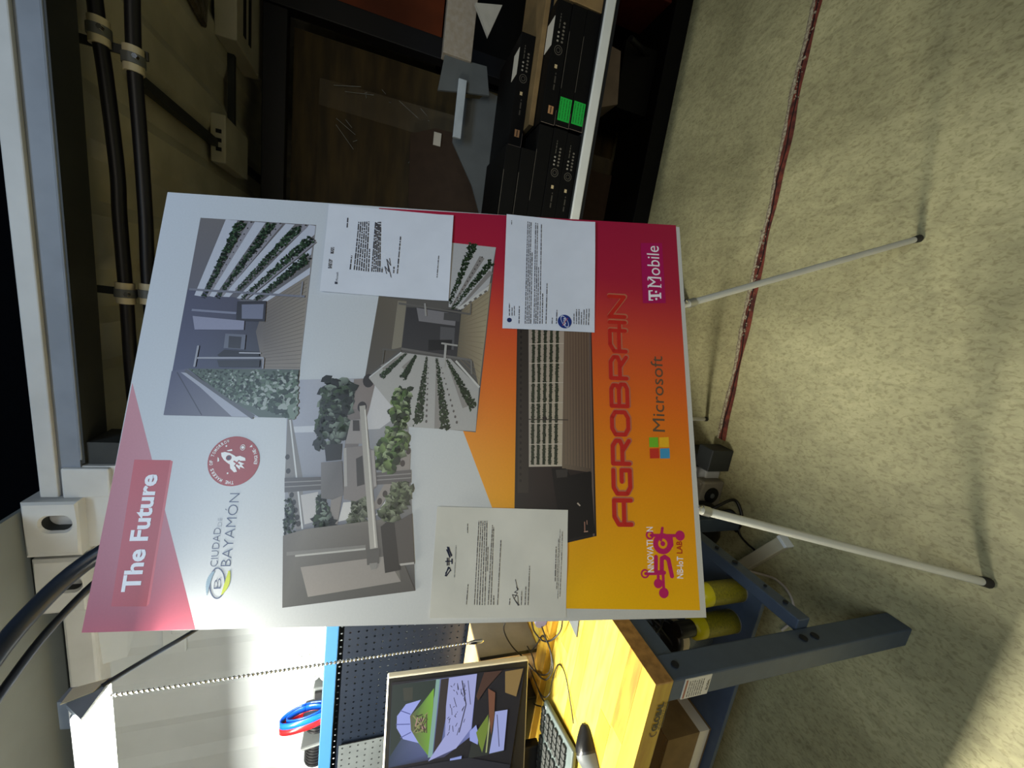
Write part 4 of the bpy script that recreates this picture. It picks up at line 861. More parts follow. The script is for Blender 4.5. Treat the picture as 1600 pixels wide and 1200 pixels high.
t = thing('power_strip', 'white metal bar lying angled on the floor beyond the bench rail', 'power strip', (-.77, .90, 0))
P0 = Vector((-.86, .955, .02)); P1 = Vector((-.672, .84, .02)); dv = (P1-P0).normalized(); sd = Vector((-dv.y, dv.x, 0))
build('body', MB().obox((P0+P1)/2, dv, sd, (0, 0, 1), (P1-P0).length, .04, .036, .003), M['sleeve'], t); build('end_cap', MB().obox(P1, dv, sd, (0, 0, 1), .012, .043, .039, .002), M['whiteplas'], t)
build('power_cord', MB().tube(spline([(-0.852, 0.917, 0.030), (-0.840, 0.882, 0.012), (-0.826, 0.840, 0.006), (-0.833, 0.794, 0.006), (-0.864, 0.762, 0.006), (-0.913, 0.751, 0.006), (-0.975, 0.770, 0.006)], 8), .0045, 8), M['whitecord'], t)
tag(build('loose_cable', MB().tube(spline([(-0.741, 1.169, 0.050), (-0.725, 1.117, 0.030), (-0.693, 1.073, 0.008), (-0.714, 1.040, 0.006), (-0.761, 1.013, 0.006), (-0.776, 0.973, 0.006), (-0.784, 0.936, 0.006), (-0.831, 0.933, 0.006)], 8), .004, 8), M['blackcord']), 'black cable curling on the floor behind the easel leg', 'cable')

# ================================================================== PEGBOARD
pg = thing('pegboard', 'navy perforated tool board in a sky blue frame behind the monitor', 'pegboard', (-1.5, 1.10, .84))
YP = 1.105
def pegpanel(x0, x1, z0, z1, y, m, pitch=.0254, r=.0036):
    nx = int(round((x1-x0)/pitch)); nz = int(round((z1-z0)/pitch)); px = (x1-x0)/nx; pz = (z1-z0)/nz
    vs = []; fs = []
    for i in range(nx):
        for j in range(nz):
            cx = x0+(i+.5)*px; cz = z0+(j+.5)*pz; o = len(vs)
            sq = [(1, 0), (1, 1), (0, 1), (-1, 1), (-1, 0), (-1, -1), (0, -1), (1, -1)]
            vs += [(cx+a*px/2, y, cz+b*pz/2) for a, b in sq]+[(cx+r*math.cos(k*math.pi/4), y, cz+r*math.sin(k*math.pi/4)) for k in range(8)]+[(cx+r*math.cos(k*math.pi/4), y+.0015, cz+r*math.sin(k*math.pi/4)) for k in range(8)]
            for k in range(8): kk = (k+1) % 8; fs += [(o+k, o+kk, o+8+kk, o+8+k), (o+8+k, o+8+kk, o+16+kk, o+16+k)]
    return MB().add(vs, fs)
build('perforated_panel', pegpanel(-2.5, -.72, .86, 1.462, YP, M['navy_panel']), M['navy_panel'], pg)
build('top_rail', MB().box(-2.52, -.70, YP-.02, YP+.02, 1.457, 1.495, .003), M['blue_frame'], pg)
for x in (-2.50, -.72): build('upright', MB().box(x-.02, x+.02, YP-.018, YP+.018, .84, 1.457, .003), M['blue_frame'], pg)
gp = build('grey_perforated_plate', pegpanel(-2.3, -1.53, 1.19, 1.435, YP-.012, M['grey_peg']), M['grey_peg'], pg)
build('plate_backing', MB().box(-2.3, -1.53, YP-.010, YP-.009, 1.19, 1.435), M['hole'], pg)
build('rail_shelf', MB().box(-2.52, -.70, YP+.02, YP+.10, 1.463, 1.470), M['lightstrip'], pg)
# lamp arm
# things along the top shelf (z = 1.47)
ZT = 1.4705
t = thing('white_box', 'white plastic box on the pegboard top shelf beside the poster', 'box', (-1.03, 1.16, ZT))
build('body', MB().box(-1.135, -.95, 1.13, 1.19, ZT+.03, 1.635, .004), M['whiteplas'], t); build('base', MB().box(-1.2, -.94, 1.128, 1.2, ZT, ZT+.032, .006), M['whiteplas'], t)
t = thing('white_link_chain', 'bundle of white plastic links on the pegboard top shelf', 'links', (-1.24, 1.15, ZT))
for i in range(4):
    for j in range(3):
        c_ = Vector((-1.175-.052*j, 1.15+.004*i, 1.492+.030*i)); pts = [c_+Vector((.020*math.cos(a), .006*math.sin(a*2), .013*math.sin(a))) for a in [2*math.pi*k/12 for k in range(13)]]
        build('link', MB().tube(pts, .0062, 8, False), M['whiteplas'], t)
for i, (x, n_, lab) in enumerate(((-1.455, 5, 'black ribbed hose end behind the blue and red strap'), (-1.60, 8, 'black ribbed hose beyond the blue and red strap'))):
    t = thing('ribbed_hose', lab, 'hose', (x, 1.155, ZT), 'ribbed hoses on the pegboard shelf')
    for k in range(n_): build('rib', MB().tube([(x-.05+.013*k, 1.166, ZT+.04), (x-.05+.013*k+.0095, 1.166, ZT+.04)], .038, 18), M['black'], t)
    build('core', MB().tube([(x-.055, 1.166, ZT+.04), (x-.05+.013*n_, 1.166, ZT+.04)], .034, 14), M['black'], t)
    build('collar', MB().obox((x-.05+.013*n_+.006, 1.155, ZT+.042), (1, 0, .2), (0, 1, 0), (-.2, 0, 1), .012, .08, .085, .01), M['steel_grey'], t)
t = thing('strap_coil', 'coiled blue and red strap standing on the pegboard shelf', 'strap', (-1.45, 1.10, ZT))
for nm, xx0, m_ in (('blue_band', -1.424, 'blue_strap'), ('red_band', -1.449, 'red_strap')):
    for r_ in (1., .74):
        vs = []; fs = []
        for k in range(30):
            a = 2*math.pi*k/29; yy = 1.135+.028*r_*math.cos(a); zz = ZT+.077+.074*r_*math.sin(a); xl = .03*((zz-ZT)/.15)**2
            vs += [(xx0-xl, yy, zz), (xx0-xl+.024, yy, zz)]
        for k in range(29): fs.append((2*k, 2*k+1, 2*k+3, 2*k+2))
        o = build(nm, MB().add(vs, fs, True), M[m_], t); md = o.modifiers.new('s', 'SOLIDIFY'); md.thickness = .003
t = thing('metal_clip', 'dark metal clip between white links and ribbed hose on the shelf', 'clip', (-1.335, 1.15, ZT))
build('body', MB().box(-1.36, -1.315, 1.13, 1.17, ZT, ZT+.055, .004), M['steel_grey'], t); build('jaw', MB().box(-1.35, -1.325, 1.12, 1.13, ZT+.01, ZT+.05, .002), M['black'], t)

# ================================================================== OVERHEAD LAMP + PULL CHAIN
lp = thing('bench_light', 'long overhead bench light glowing white above the workbench', 'lamp', (-1.35, .67, 1.80))
build('diffuser', MB().prism([(-1.95, .632, 1.800), (-1.95, .712, 1.800), (-1.95, .690, 1.822), (-1.95, .655, 1.822)], (1.205, 0, 0)), M['lamp'], lp)
build('housing', MB().prism([(-1.96, .655, 1.8225), (-1.96, .690, 1.8225), (-1.96, .685, 1.826), (-1.96, .662, 1.826)], (1.215, 0, 0)), M['housing'], lp)
build('end_cap', MB().prism([(-.744, .645, 1.803), (-.744, .716, 1.800), (-.744, .706, 1.836), (-.744, .675, 1.838)], (.008, 0, 0)), M['housing'], lp)
build('end_bracket', MB().prism([(-.79, .678, 1.838), (-.79, .704, 1.836), (-.79, .704, 1.85), (-.79, .680, 1.852)], (.056, 0, 0)), M['housing'], lp)
build('end_liner', MB().prism([(-.7355, .690, 1.812), (-.7355, .712, 1.803), (-.7355, .702, 1.845), (-.7355, .675, 1.845)], (.002, 0, 0)), M['sleeve'], lp)
build('power_cord', MB().tube(spline([(-.736, .700, 1.806), (-0.739, 0.750, 1.765), (-0.739, 0.800, 1.717), (-0.781, 0.950, 1.644)], 6), .0042, 8), M['dark_cable'], lp)
ch = thing('pull_chain', 'silver beaded pull chain hanging from the bench light', 'chain', (-.763, .705, 1.14))
mb = MB(); z = 1.798; cx, cy = -.763, .705
while z > 1.165:
    mb.lathe((cx, cy, z), [(.0004, -.0029), (.0024, -.0018), (.0031, 0), (.0024, .0018), (.0004, .0029)], 8); z -= .0076
mb.tube([(cx, cy, 1.80), (cx, cy, 1.164)], .0008, 5)
build('beads', mb, M['chrome'], ch)
build('chain_pull', MB().lathe((cx, cy, 1.128), [(.0015, 0), (.0042, .004), (.0048, .022), (.0034, .032), (.0015, .038)], 12), M['chrome'], ch)

# ================================================================== MONITOR, KEYBOARD, MOUSE
MX, MY, MZ, MO = [Vector(v) for v in [[0.9653, 0.26039, 0.01967], [-0.04108, 0.07702, 0.99618], [0.25788, -0.96243, 0.08505], [-0.991, 0.83, 0.932]]]
mo = thing('monitor', 'silver framed flat monitor showing a domed landscape picture', 'monitor', MO-MX*.31-Vector((0, -.05, MO.z-.84)))
mo['_o'] = list(mo.location)
Wm, Hm = .62, .3895
ctr = MO-MX*Wm/2+MY*Hm/2
build('casing', MB().obox(ctr-MZ*.014, MX, MY, MZ, Wm, Hm, .022, .004), M['monitor_back'], mo)
build('bezel', MB().obox(ctr-MZ*.0022, MX, MY, MZ, Wm-.006, Hm-.008, .003), M['bezel'], mo)
build('stand_neck', MB().obox(ctr-MZ*.05-MY*.14, MX, MY, MZ, .07, .22, .03, .004), M['bezel'], mo)
fb = MO-MX*Wm/2; build('stand_base', MB().box(fb.x-.11, fb.x+.11, .864, .93, .8625, .950, .004), M['bezel'], mo)
p = Print(.0004)
p.poly([(-0.2304, 0.3731), (-0.0114, 0.3780), (-0.0169, 0.0117), (-0.2907, 0.0438)], (18, 18, 22))
p.poly([(-0.0184, 0.3756), (-0.0177, 0.1505), (-0.1843, 0.1594), (-0.2277, 0.2308), (-0.2291, 0.3747)], [(44, 66, 56), (150, 160, 220), (120, 130, 190), (60, 60, 90), (40, 60, 86)])
p.poly([(-0.0184, 0.3756), (-0.0188, 0.2545), (-0.0825, 0.2699), (-0.1077, 0.3106), (-0.2025, 0.3731)], (38, 54, 44)); p.poly([(-0.0299, 0.3481), (-0.0308, 0.3223), (-0.0645, 0.3221), (-0.0640, 0.3437)], (62, 66, 52))
p.poly([(-0.1794, 0.2992), (-0.1621, 0.3413), (-0.1310, 0.3591), (-0.1002, 0.3597), (-0.0726, 0.3382), (-0.0667, 0.2996), (-0.1053, 0.3262), (-0.1422, 0.3218)], (168, 180, 250))
p.line((-0.1215, 0.3611), (-0.1261, 0.3252), .0025, (90, 100, 170)); p.line((-0.0871, 0.3517), (-0.1003, 0.3255), .0025, (90, 100, 170)); p.line((-0.1574, 0.3481), (-0.1474, 0.3215), .0025, (90, 100, 170))
p.poly([(-0.1053, 0.3262), (-0.0831, 0.3014), (-0.0409, 0.2667), (-0.1093, 0.2660), (-0.2177, 0.2727), (-0.1764, 0.3019), (-0.1422, 0.3218)], [(110, 106, 76), (90, 130, 60), (130, 190, 60), (120, 110, 70), (120, 170, 60), (130, 190, 50), (100, 100, 70)])
for k in range(26): rnd = random.Random(k); p.line(*[lerp(lerp((-0.1009, 0.3213), (-0.1022, 0.2785), a), lerp((-0.1482, 0.3163), (-0.1596, 0.2777), a), b) for a, b in ((rnd.random(), rnd.random()), (rnd.random(), rnd.random()))], .003, rnd.choice([(54, 48, 34), (150, 150, 96), (84, 80, 50), (190, 150, 140)]))
p.line((-0.0185, 0.2571), (-0.2210, 0.2683), .010, (140, 180, 168), .012); p.poly([(-0.0195, 0.2491), (-0.0186, 0.2276), (-0.1199, 0.2307), (-0.2200, 0.2446), (-0.2198, 0.2605)], (52, 44, 38))
p.poly([(-0.0186, 0.2276), (-0.0177, 0.1505), (-0.1627, 0.1604), (-0.2095, 0.1993), (-0.2306, 0.2731), (-0.1725, 0.2309), (-0.0933, 0.2320)], (172, 178, 232))
for k in range(34):
    rnd = random.Random(100+k); u = rnd.random(); v = rnd.random(); a_ = lerp(lerp((-0.0254, 0.2245), (-0.0257, 0.1807), u), lerp((-0.1942, 0.2271), (-0.1596, 0.1799), u), v); b_ = lerp(a_, (a_[0]+rnd.uniform(-.02, .02), a_[1]+rnd.uniform(-.006, .006)), 1); p.line(a_, b_, .0016, (48, 46, 60))
p.line((-0.0297, 0.1916), (-0.0959, 0.1774), .003, (60, 60, 80)); p.line((-0.0959, 0.1774), (-0.1681, 0.1932), .003, (60, 60, 80)); p.line((-0.0319, 0.1749), (-0.0977, 0.1651), .002, (80, 84, 110))
p.poly([(-0.0899, 0.1443), (-0.0604, 0.1231), (-0.0169, 0.0793), (-0.0159, 0.1308), (-0.0783, 0.1504)], (74, 48, 34)); p.poly([(-0.0207, 0.0704), (-0.0190, 0.0176), (-0.0945, 0.0350), (-0.0789, 0.0678)], (142, 116, 66))
p.poly([(-0.1272, 0.1115), (-0.1264, 0.0581), (-0.2404, 0.0663), (-0.2419, 0.1649), (-0.1955, 0.1561)], (40, 46, 40)); p.poly([(-0.1270, 0.0944), (-0.1269, 0.0587), (-0.2369, 0.0648), (-0.2389, 0.1064), (-0.1781, 0.0978)], (166, 176, 232)); p.poly([(-0.2089, 0.1399), (-0.1944, 0.1628), (-0.1702, 0.1639), (-0.1552, 0.1468), (-0.1823, 0.1389)], (160, 172, 240))
p.poly([(-0.1758, 0.1459), (-0.1322, 0.1141), (-0.1704, 0.1124), (-0.2327, 0.1264), (-0.2096, 0.1359)], (116, 140, 50)); p.line((-0.1331, 0.1084), (-0.2347, 0.1151), .004, (170, 180, 120)); p.line((-0.1361, 0.0883), (-0.2247, 0.0785), .002, (60, 60, 90)); p.poly([(-0.0612, 0.1174), (-0.0749, 0.0968), (-0.1403, 0.0967), (-0.1881, 0.1031), (-0.1381, 0.1110)], (120, 76, 52))
p.poly([(-0.2332, 0.2144), (-0.2313, 0.1830), (-0.2397, 0.1837), (-0.2409, 0.2151)], (150, 165, 230)); p.poly([(-0.2355, 0.3728), (-0.2393, 0.1651), (-0.2797, 0.0443), (-0.3063, 0.0478), (-0.2688, 0.3836)], (30, 32, 40))
m_ = frame(MX, MY, MZ, MO-Vector(mo['_o'])); p.build('screen', SCREEN, mo, m_, 'lit picture of a dome and green slope over pale rocks')
# keyboard
a = R(10); kx = Vector((math.cos(a), math.sin(a), 0)); ky = Vector((-math.sin(a), math.cos(a), 0)); KO = Vector((-1.098, .652, .852))
kb = thing('keyboard', 'grey computer keyboard with dark keys in front of the monitor', 'keyboard', (-1.28, .70, .842))
tl = Vector((0, 0, 1)); slope = .06; kyy = (ky+tl*slope).normalized(); kzz = kx.cross(kyy).normalized()
build('base', MB().obox(KO-kx*.22+kyy*.0825, kx, kyy, kzz, .44, .165, .014, .004), M['keyb'], kb)
for r_ in range(6):
    x = .014
    while x < .42:
        wk = .016
        if r_ == 5 and .17 < x < .28: wk = .09
        if .085 < x < .10 or .145 < x < .158: x += .012
        if r_ == 0 and .02 < x < .03: pass
        cc = KO-kx*(x+wk/2)+kyy*(.150-.023*r_-(0 if r_ else -.004))+kzz*.0105
        build('key', MB().obox(cc, kx, kyy, kzz, wk, .0165, .008, .002), M['keycap'], kb); x += wk+.003
build('trim_line', MB().obox(KO-kx*.03+kyy*.148+kzz*.0078, kx, kyy, kzz, .05, .004, .001), M['lightstrip'], kb)
# mouse
ms = thing('computer_mouse', 'black computer mouse lying in front of the keyboard', 'mouse', (-1.045, .607, .8405))
dm = Vector((-.6, -.8, 0)).normalized(); sm_ = Vector((-dm.y, dm.x, 0))
def mouse_mesh(u0, u1, lift=0.):
    vs = []; fs = []; n = 12; m__ = 10
    for i in range(n+1):
        u = u0+(u1-u0)*i/n; wd = .030*(1-.35*(1-u)**2)*math.sqrt(max(.0, 1-(2*u-1)**8)); h = .036*math.sin(math.pi*(.12+.8*u))**.8*(.35+.65*math.sin(math.pi*min(1, u*.9+.05)))
        for j in range(m__+1):
            t_ = math.pi*j/m__; q = Vector((-1.01, .655, .8405))+dm*(u*.112)+sm_*(math.cos(t_)*wd*(1+lift))+Vector((0, 0, (math.sin(t_)**.7)*h*(1+lift)+.001))
            vs.append(q)
        if i:
            for j in range(m__): a_ = (i-1)*(m__+1)+j; fs.append((a_, a_+1, a_+m__+2, a_+m__+1))
    return MB().add(vs, fs, True)
build('shell', mouse_mesh(.0, 1.), M['mouse'], ms); build('button_plate', mouse_mesh(.03, .45, .03), M['bezel'], ms)
build('palm_rest', mouse_mesh(.5, .93, .02), M['monitor_back'] if False else M['steel_grey'], ms)
def zc(p_, dz=0): return (p_[0], p_[1], p_[2]+dz)
def cable(label, pts, r=.0022, m_='blackcord', name='cable'):
    return tag(build(name, MB().tube(spline(pts, 7), r, 7), M[m_]), label, 'cable')
cable('thin mouse cable curving over the bare worktop', [(-1.051, 0.685, 0.850), (-1.024, 0.731, 0.844), (-0.991, 0.778, 0.844), (-1.006, 0.815, 0.844), (-1.058, 0.818, 0.850), (-1.079, 0.791, 0.870), (-1.123, 0.821, 0.870), (-1.136, 0.869, 0.870), (-1.139, 0.925, 0.870)], .0017)
cable('black cable loop crossing from the grey box over the worktop', [(-0.935, 0.930, 0.978), (-0.978, 0.930, 0.981), (-1.044, 0.930, 0.944), (-1.102, 0.930, 0.892), (-1.119, 0.900, 0.867), (-1.071, 0.844, 0.870), (-1.026, 0.813, 0.870), (-0.988, 0.810, 0.870), (-0.963, 0.840, 0.870), (-0.972, 0.886, 0.870), (-1.022, 0.908, 0.870), (-1.046, 0.900, 0.893)])
cable('black cable loop hanging beside the yellow tape roll', [(-0.934, 0.925, 0.900), (-0.974, 0.911, 0.890), (-0.985, 0.881, 0.870), (-0.934, 0.833, 0.870), (-0.883, 0.813, 0.860), (-0.824, 0.802, 0.870)], .0024)
cable('black cable descending behind the monitor toward the keyboard', [(-0.931, 0.911, 0.880), (-0.952, 0.862, 0.875), (-0.969, 0.823, 0.870), (-0.997, 0.798, 0.870), (-1.063, 0.822, 0.870), (-1.104, 0.883, 0.870), (-1.068, 0.907, 0.880), (-1.077, 0.951, 0.880)], .0022)
cable('black cable running along the keyboard back', [(-1.139, 0.914, 0.870), (-1.136, 0.858, 0.870), (-1.134, 0.827, 0.870), (-1.157, 0.820, 0.850)], .002)
cable('slack black cable under the monitor edge', [(-1.243, 0.915, 0.870), (-1.198, 0.858, 0.870), (-1.160, 0.821, 0.870)], .002); cable('looped black cable left of the keyboard', [(-1.354, 0.890, 0.870), (-1.389, 0.886, 0.870), (-1.399, 0.856, 0.870), (-1.385, 0.814, 0.870)], .002)
# box, riser, tape, plate on the bench
t = thing('cardboard_box', 'beige box with grey side standing on the worktop behind the cables', 'box', (-1.25, .99, .8405))
build('carton', MB().box(-1.42, -1.085, .935, 1.08, .8405, 1.045, .002), M['beige_box'], t); build('grey_end', MB().box(-1.086, -1.083, .94, 1.078, .845, 1.042), M['beige_side'], t)
build('black_edge', MB().box(-1.0835, -1.0815, .932, .942, .845, 1.04), M['black'], t); build('picture_patch', MB().box(-1.2, -1.14, .933, .936, .95, 1.03), M['navy_panel'], t)
tag(build('wood_riser', MB().box(-2.3, -.80, .862, .92, .8405, .862, .002), WOODS[3]), 'pale wooden strip lying along the back of the worktop', 'board')
t = thing('tape_roll', 'small yellow tape roll with violet core at the poster edge', 'tape', (-.925, .905, .8625)); build('band', MB().tube([(-.925, .90, .8825), (-.925, .925, .8825)], .02, 20), M['tape_y'], t); build('core', MB().tube([(-.925, .888, .8825), (-.925, .90, .8825)], .019, 20), M['tape_p'], t)
tag(build('pointed_plate', MB().prism([(-.853, .757, .8405), (-.79, .765, .8405), (-.76, .80, .8405), (-.76, .85, .8405), (-.84, .845, .8405)], (0, 0, .004)), M['steel_grey']), 'grey pointed metal plate lying on the worktop', 'plate')

# thick cables, upper left
t = tag(build('thick_cable', MB().tube(spline([(-.55, .97, 1.78), (-.64, .92, 1.93), (-.70, .84, 1.985), (-.74, .74, 1.992), (-.76, .60, 1.97), (-.77, .40, 1.93)], 8), .0165, 16), M['dark_cable']), 'thick dark cable sweeping from behind the poster to the upper left', 'cable')
t = tag(build('shiny_cable', MB().tube(spline([(-.58, .99, 1.76), (-.672, .94, 1.90), (-.73, .86, 1.955), (-.765, .76, 1.965), (-.79, .62, 1.948), (-.80, .40, 1.90)], 8), .0075, 12), M['dark_cable']), 'thinner glossy cable hugging the thick dark cable', 'cable')

# ================================================================== CABLES UNDER THE RIGHT HEADER
def run(name, pts, label):
    return tag(build(name, MB().tube(spline(pts, 6), .0152, 14), M['black_cable']), label, 'cable')
run('power_cable', [(0.619, 1.360, 2.098), (0.545, 1.360, 2.093), (0.474, 1.360, 2.089), (0.408, 1.360, 2.083), (0.268, 1.360, 2.074), (0.158, 1.360, 2.069), (0.072, 1.360, 2.070), (-0.075, 1.360, 2.067), (-0.186, 1.360, 2.065), (-0.340, 1.360, 2.064), (-0.543, 1.360, 2.059)], 'upper of two black power cables clipped under the white header')
run('power_cable.001', [(0.647, 1.360, 2.019), (0.569, 1.360, 2.022), (0.447, 1.360, 2.024), (0.363, 1.360, 2.022), (0.231, 1.360, 2.018), (0.069, 1.360, 2.015), (-0.066, 1.360, 2.016), (-0.179, 1.360, 2.013), (-0.307, 1.360, 2.011), (-0.461, 1.360, 2.007)], 'lower of two black power cables clipped under the white header')
def clamp(a, b, label):
    t = thing('cable_clamp', label, 'clamp', a, 'cable clamps')
    for q in (a, b):
        q = Vector(q); build('sleeve', MB().tube([q-Vector((.028, 0, 0)), q+Vector((.028, 0, 0))], .0205, 16), M['sleeve'], t)
        build('metal_band', MB().tube([q-Vector((.011, 0, 0)), q+Vector((.011, 0, 0))], .0235, 16), M['steel_grey'], t)
        build('bolt', MB().tube([q+Vector((0, -.026, -.018)), q+Vector((0, -.036, -.018))], .006, 6), M['chrome'], t)
    a = Vector(a); b = Vector(b); build('strap', MB().obox((a+b)/2+Vector((0, .012, .02)), (1, 0, 0), (0, 1, 0), (0, 0, 1), .02, .006, abs(a.z-b.z)+.09), M['dark_beam'], t)
clamp((0.489, 1.360, 2.092), (0.443, 1.360, 2.026), 'cream sleeved clamp on both black cables, at the picture top') if False else None
clamp((0.481, 1.360, 2.089), (0.440, 1.360, 2.025), 'cream sleeved double clamp high on the black cables, nearest the picture top')
clamp((-0.131, 1.360, 2.067), (-0.126, 1.360, 2.014), 'cream sleeved double clamp on the black cables beside the poster corner')
# ceiling conduit and boxes
tag(build('conduit', MB().box(.455, .485, 1.60, 2.95, 2.112, 2.14), M['dark_beam']), 'dark conduit running back across the corrugated container ceiling', 'conduit')
tag(build('cross_conduit', MB().box(.55, 2.6, 2.34, 2.365, 2.112, 2.138), M['dark_beam']), 'dark conduit joining the two ceiling boxes', 'conduit')
t = thing('junction_box', 'small cream junction box with three slots on the container ceiling', 'junction box', (.49, 2.3, 2.08)); build('body', MB().box(.395, .585, 2.15, 2.44, 2.085, 2.14, .004), M['cream'], t)
for k in range(3): build('slot', MB().box(.44+.035*k, .455+.035*k, 2.147, 2.151, 2.10, 2.12), M['hole'], t)
t = thing('ceiling_unit', 'slotted cream electrical unit on the container ceiling at the picture top', 'electrical box', (1.15, 2.4, 2.05)); build('body', MB().box(.89, 1.5, 2.20, 2.56, 2.06, 2.14, .005), M['cream'], t)
for k in range(2): build('slot', MB().box(.95, 1.5, 2.28+.07*k, 2.31+.07*k, 2.057, 2.062), M['hole'], t)
tag(build('plastic_wrap', MB().obox((.93, 1.93, 2.125), (1, .2, 0), (-.2, 1, 0), (0, 0, 1), .12, .3, .02, .009), mat('dusty_film', (96, 88, 72), .3, rgb2=(50, 46, 38), scale=30, bump=.8)), 'crumpled dusty film stuck to the container ceiling', 'plastic film')

# ================================================================== RACK AND STORED THINGS, RIGHT
rk_ = thing('storage_rack', 'dark navy steel rack frame holding plywood inside the container', 'rack', (1.0, 2.55, 0))
build('cross_beam', MB().box(-.5, 2.4, 2.48, 2.54, 1.935, 2.04, .004), M['navy_steel'], rk_)
build('upright', MB().box(1.20, 1.30, 2.46, 2.54, 0, 2.04, .004), M['navy_steel'], rk_); build('upright', MB().box(-.5, -.42, 2.46, 2.54, 0, 2.04, .004), M['navy_steel'], rk_)
tag(build('plywood_sheet', MB().box(-.4, 1.19, 2.60, 2.63, .02, 1.93), M['plywood']), 'large plywood sheet standing inside the navy rack', 'plywood')
t = tag(build('plywood_sheet.001', MB().prism([(-.38, 2.50, .02), (.98, 2.50, .02), (.98, 2.57, 1.80), (-.38, 2.57, 1.80)], (0, .025, 0)), M['plywood']), 'second plywood sheet leaning in front, wrapped in film', 'plywood')
build('stretch_wrap', MB().prism([(.80, 2.494, .02), (.985, 2.494, .02), (.985, 2.564, 1.80), (.86, 2.564, 1.80)], (0, .001, 0)), M['wrap'], t)
mb = MB()
for k in range(16):
    a_ = Vector((random.uniform(.72, 1.0), 2.548, random.uniform(1.2, 1.78))); mb.tube([a_, a_+Vector((random.uniform(-.1, .04), .004, random.uniform(-.16, .1)))], .0012, 4)
o = build('wrap_creases', mb, M['lightstrip'], t); o['kind'] = 'stuff'
tag(build('dark_crate', MB().box(1.34, 2.6, 2.56, 2.9, 0, 1.20, .004), M['boxblack']), 'tall dark crate beneath the orange board', 'crate')
tag(build('orange_board', MB().box(1.34, 2.6, 2.60, 2.63, 1.203, 1.93), M['orange']), 'orange brown board standing right of the rack upright', 'board')
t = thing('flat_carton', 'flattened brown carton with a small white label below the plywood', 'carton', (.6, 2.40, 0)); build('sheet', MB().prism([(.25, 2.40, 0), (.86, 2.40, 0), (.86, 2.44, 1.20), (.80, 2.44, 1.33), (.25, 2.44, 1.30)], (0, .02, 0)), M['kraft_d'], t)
q0 = (0.806, 2.430, 1.188); build('label_patch', MB().box(q0[0]-.035, q0[0]+.03, 2.425, 2.43, q0[2]-.02, q0[2]+.02), M['sticker'], t)
# cream block and grey sheets
tag(build('cream_beam', MB().box(.955, 1.7, 1.90, 1.96, 1.125, 1.245, .003), M['creamblock']), 'speckled cream steel beam end above the black cartons', 'beam')
t = thing('grey_sheet', 'grey steel sheet standing behind the black cartons', 'metal sheet', (.7, 1.92, .0))
build('panel', MB().prism([(.30, 1.972, .734), (.86, 1.972, .734), (.90, 1.972, 1.03), (.86, 1.972, 1.06), (.84, 1.972, 1.16), (.66, 1.972, 1.16), (.50, 1.972, 1.05), (.30, 1.972, .96)], (0, .012, 0)), M['steel_grey'], t)
build('bracket_face', MB().prism([(.82, 1.915, 1.25), (.955, 1.915, 1.235), (.965, 1.915, 1.055), (.86, 1.915, 1.03), (.84, 1.915, 1.15)], (0, .012, 0)), M['steel_grey'], t)
build('pale_strip', MB().box(.655, .88, 1.895, 1.91, 1.135, 1.170, .002), M['lightstrip'], t)
tag(build('white_foam_offcut', MB().prism([(1.135, 1.850, 1.141), (1.163, 1.850, 1.032), (1.040, 1.850, 1.075)], (0, .02, 0)), M['pale_tube']), 'pale triangular offcut beside the cream beam', 'offcut')
# table
tb = thing('folding_table', 'dark table with a bright white front edge carrying the black cartons', 'table', (1.0, 1.85, 0))
build('tabletop', MB().box(.05, 2.3, 1.505, 2.2, .702, .732), M['dark_beam'], tb)
build('white_edge', MB().box(.05, 2.3, 1.493, 1.506, .698, .735, .004), M['table_edge'], tb); build('edge_lower_lip', MB().box(.05, 2.3, 1.498, 1.51, .684, .697), M['navy_steel'], tb)
for x in (.12, 2.28):
    for y in (1.6, 2.12): build('leg', MB().tube([(x, y, 0), (x, y, .70)], .014, 10), M['dark_beam'], tb)
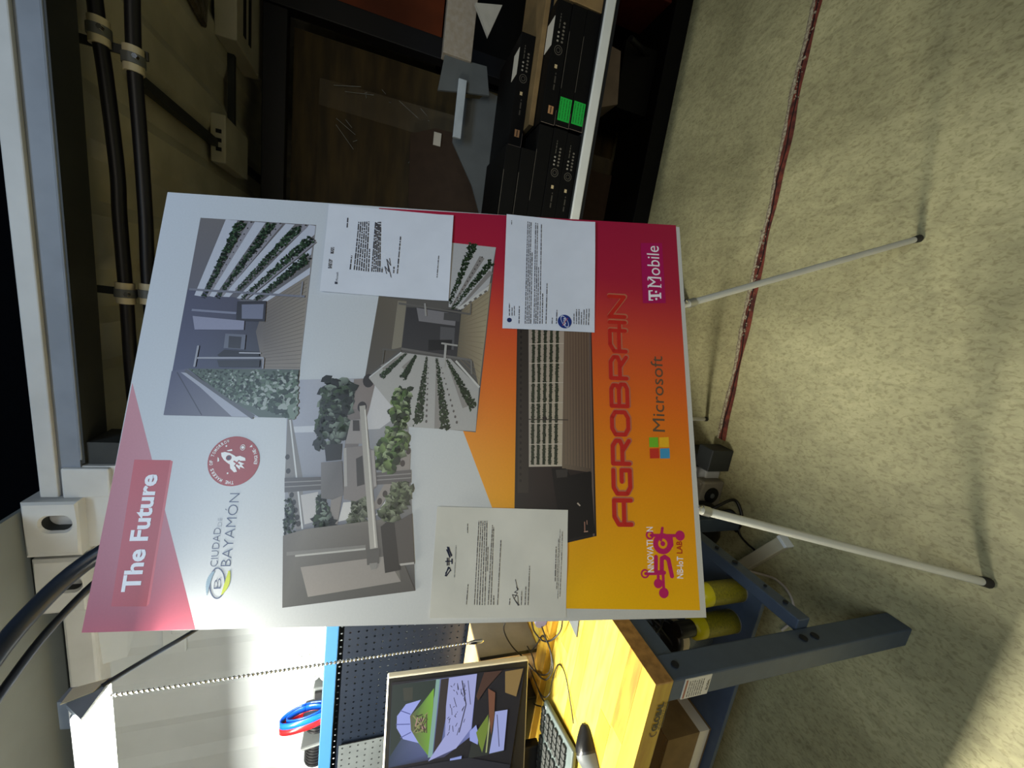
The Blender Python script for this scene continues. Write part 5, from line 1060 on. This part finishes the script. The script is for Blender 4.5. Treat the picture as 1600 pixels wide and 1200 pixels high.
# black cartons
bw, bh, bd = .385, .0575, .30
def carton(x0, y0, z0, label, green=False, logo=True, tag_=True, toplabel=False, group='flat black cartons on the table'):
    t = thing('black_carton', label, 'box', (x0+bw/2, y0+bd/2, z0), group)
    build('carton', MB().box(x0, x0+bw, y0, y0+bd, z0, z0+bh-.0015, .0012), M['boxblack'], t)
    e = build('worn_edge', MB().tube([(x0-.0005, y0, z0+.001), (x0-.0005, y0, z0+bh-.003)], .0008, 4).tube([(x0, y0-.0003, z0+.0015), (x0+.05, y0-.0003, z0+.0015)], .0006, 4), M['tan_card'], t)
    p = Print(.0006, .00004)
    GR = (104, 98, 88)
    if logo:
        cx = x0+.235; cz = z0+bh*.5
        p.ring((cx, cz), .0135, .0150, GR, 24); p.ring((cx, cz), .007, .0082, GR, 16)
        p.words((x0+.11, cz-.004), (x0+.165, cz-.004), .008, (64, 60, 54), 3); p.line((x0+.178, cz), (x0+.190, cz), .010, (190, 170, 130))
        for i in range(3): p.disc((x0+.262+.013*i, cz+.008), .0035, .004, (150, 144, 132), 8)
        for i in range(6): p.disc((x0+.262+.0115*i, cz-.009), .0038, .0045, GR, 8)
        p.words((x0+.300, cz+.008), (x0+.345, cz+.008), .005, (84, 80, 72), 9)
    else:
        p.line((x0+.12, z0+bh*.95), (x0+.30, z0+bh*.95), .0012, GR)
    if tag_: p.line((x0+.032, z0+bh*.42), (x0+.058, z0+bh*.42), .020, (168, 124, 84)); p.words((x0+.034, z0+bh*.42), (x0+.056, z0+bh*.42), .006, (70, 50, 36), 2)
    if green:
        g_ = (22, 168, 62); p.poly([(x0+.018, z0+.004), (x0+.095, z0+.004), (x0+.095, z0+bh-.006), (x0+.018, z0+bh-.006)], g_)
        for k in range(4): p.words((x0+.024, z0+.012+.011*k), (x0+.09, z0+.012+.011*k), .0038, (12, 90, 34), 20+k)
    p.build('face_print', INK, t, on_y(y0, t))
    if toplabel: build('shipping_label', MB().box(x0+.245, x0+.335, y0+.004, y0+.07, z0+bh-.0015, z0+bh-.0005), M['sticker'], t)
    return t
zb = .7355
carton(.655, 1.52, zb+2*bh, 'top carton of the right stack, shipping label on its lid', toplabel=True)
carton(.657, 1.518, zb+bh, 'middle carton of the right stack, bright green label', green=True, logo=False, tag_=False)
carton(.660, 1.52, zb, 'bottom carton of the right stack, bright green label', green=True, logo=False, tag_=False)
for k, lab in enumerate(('bottom black carton of the left stack, on the table', 'second black carton from the table in the left stack', 'middle black carton of the left stack', 'fourth black carton of the left stack', 'top black carton of the left stack')):
    carton((.262 if k < 3 else .166)+.002*(k % 2), 1.522-.002*(k % 2), zb+k*bh, lab, logo=k < 2, tag_=False)
tag(build('kraft_box', MB().box(.662, 1.9, 1.592, 1.885, .9085, .928, .002), M['kraft']), 'wide flat kraft cardboard box lying behind the right carton stack', 'box')
carton(.60, 1.655, .9285, 'single black carton lying on the flat kraft box', toplabel=True)
tag(build('kraft_carton', MB().box(1.05, 1.6, 1.52, 1.585, zb, .9, .002), M['kraft']), 'kraft carton side at the picture top, right of the black stack', 'box')
# under the table
tag(build('floor_pallet', MB().box(-.3, 2.4, 2.06, 2.42, 0, .10, .004), M['boxblack']), 'low dark pallet on the floor under the table', 'pallet')
tag(build('crate_base', MB().box(1.10, 1.42, 2.14, 2.40, .101, .30, .003), M['boxblack']), 'dark crate on the pallet under the tan grey carton', 'crate')
tag(build('grey_carton', MB().prism([(1.052, 2.100, 0.403), (1.093, 2.100, 0.307), (1.329, 2.100, 0.342), (1.336, 2.100, 0.413), (1.281, 2.100, 0.453)], (0, .25, .0)), M['tan_card']), 'tan grey carton tucked under the white edged table', 'box')
tag(build('red_crate', MB().box(1.62, 2.2, 2.10, 2.38, .101, .60, .004), M['red_crate']), 'dark red crate under the table at the picture top', 'crate')
t = thing('tool_stand', 'black slanted tool leg on the floor under the table', 'stand', (1.35, 1.98, 0)); build('leg', MB().tube([(1.424, 2.244, 0.014), (1.346, 2.020, 0.343)], .014, 10), M['black'], t); build('foot', MB().lathe((1.427, 2.248, 0.002), [(.02, 0), (.018, .02)], 12), M['black'], t)
for o in bpy.data.objects:
    if '_o' in o: del o['_o']
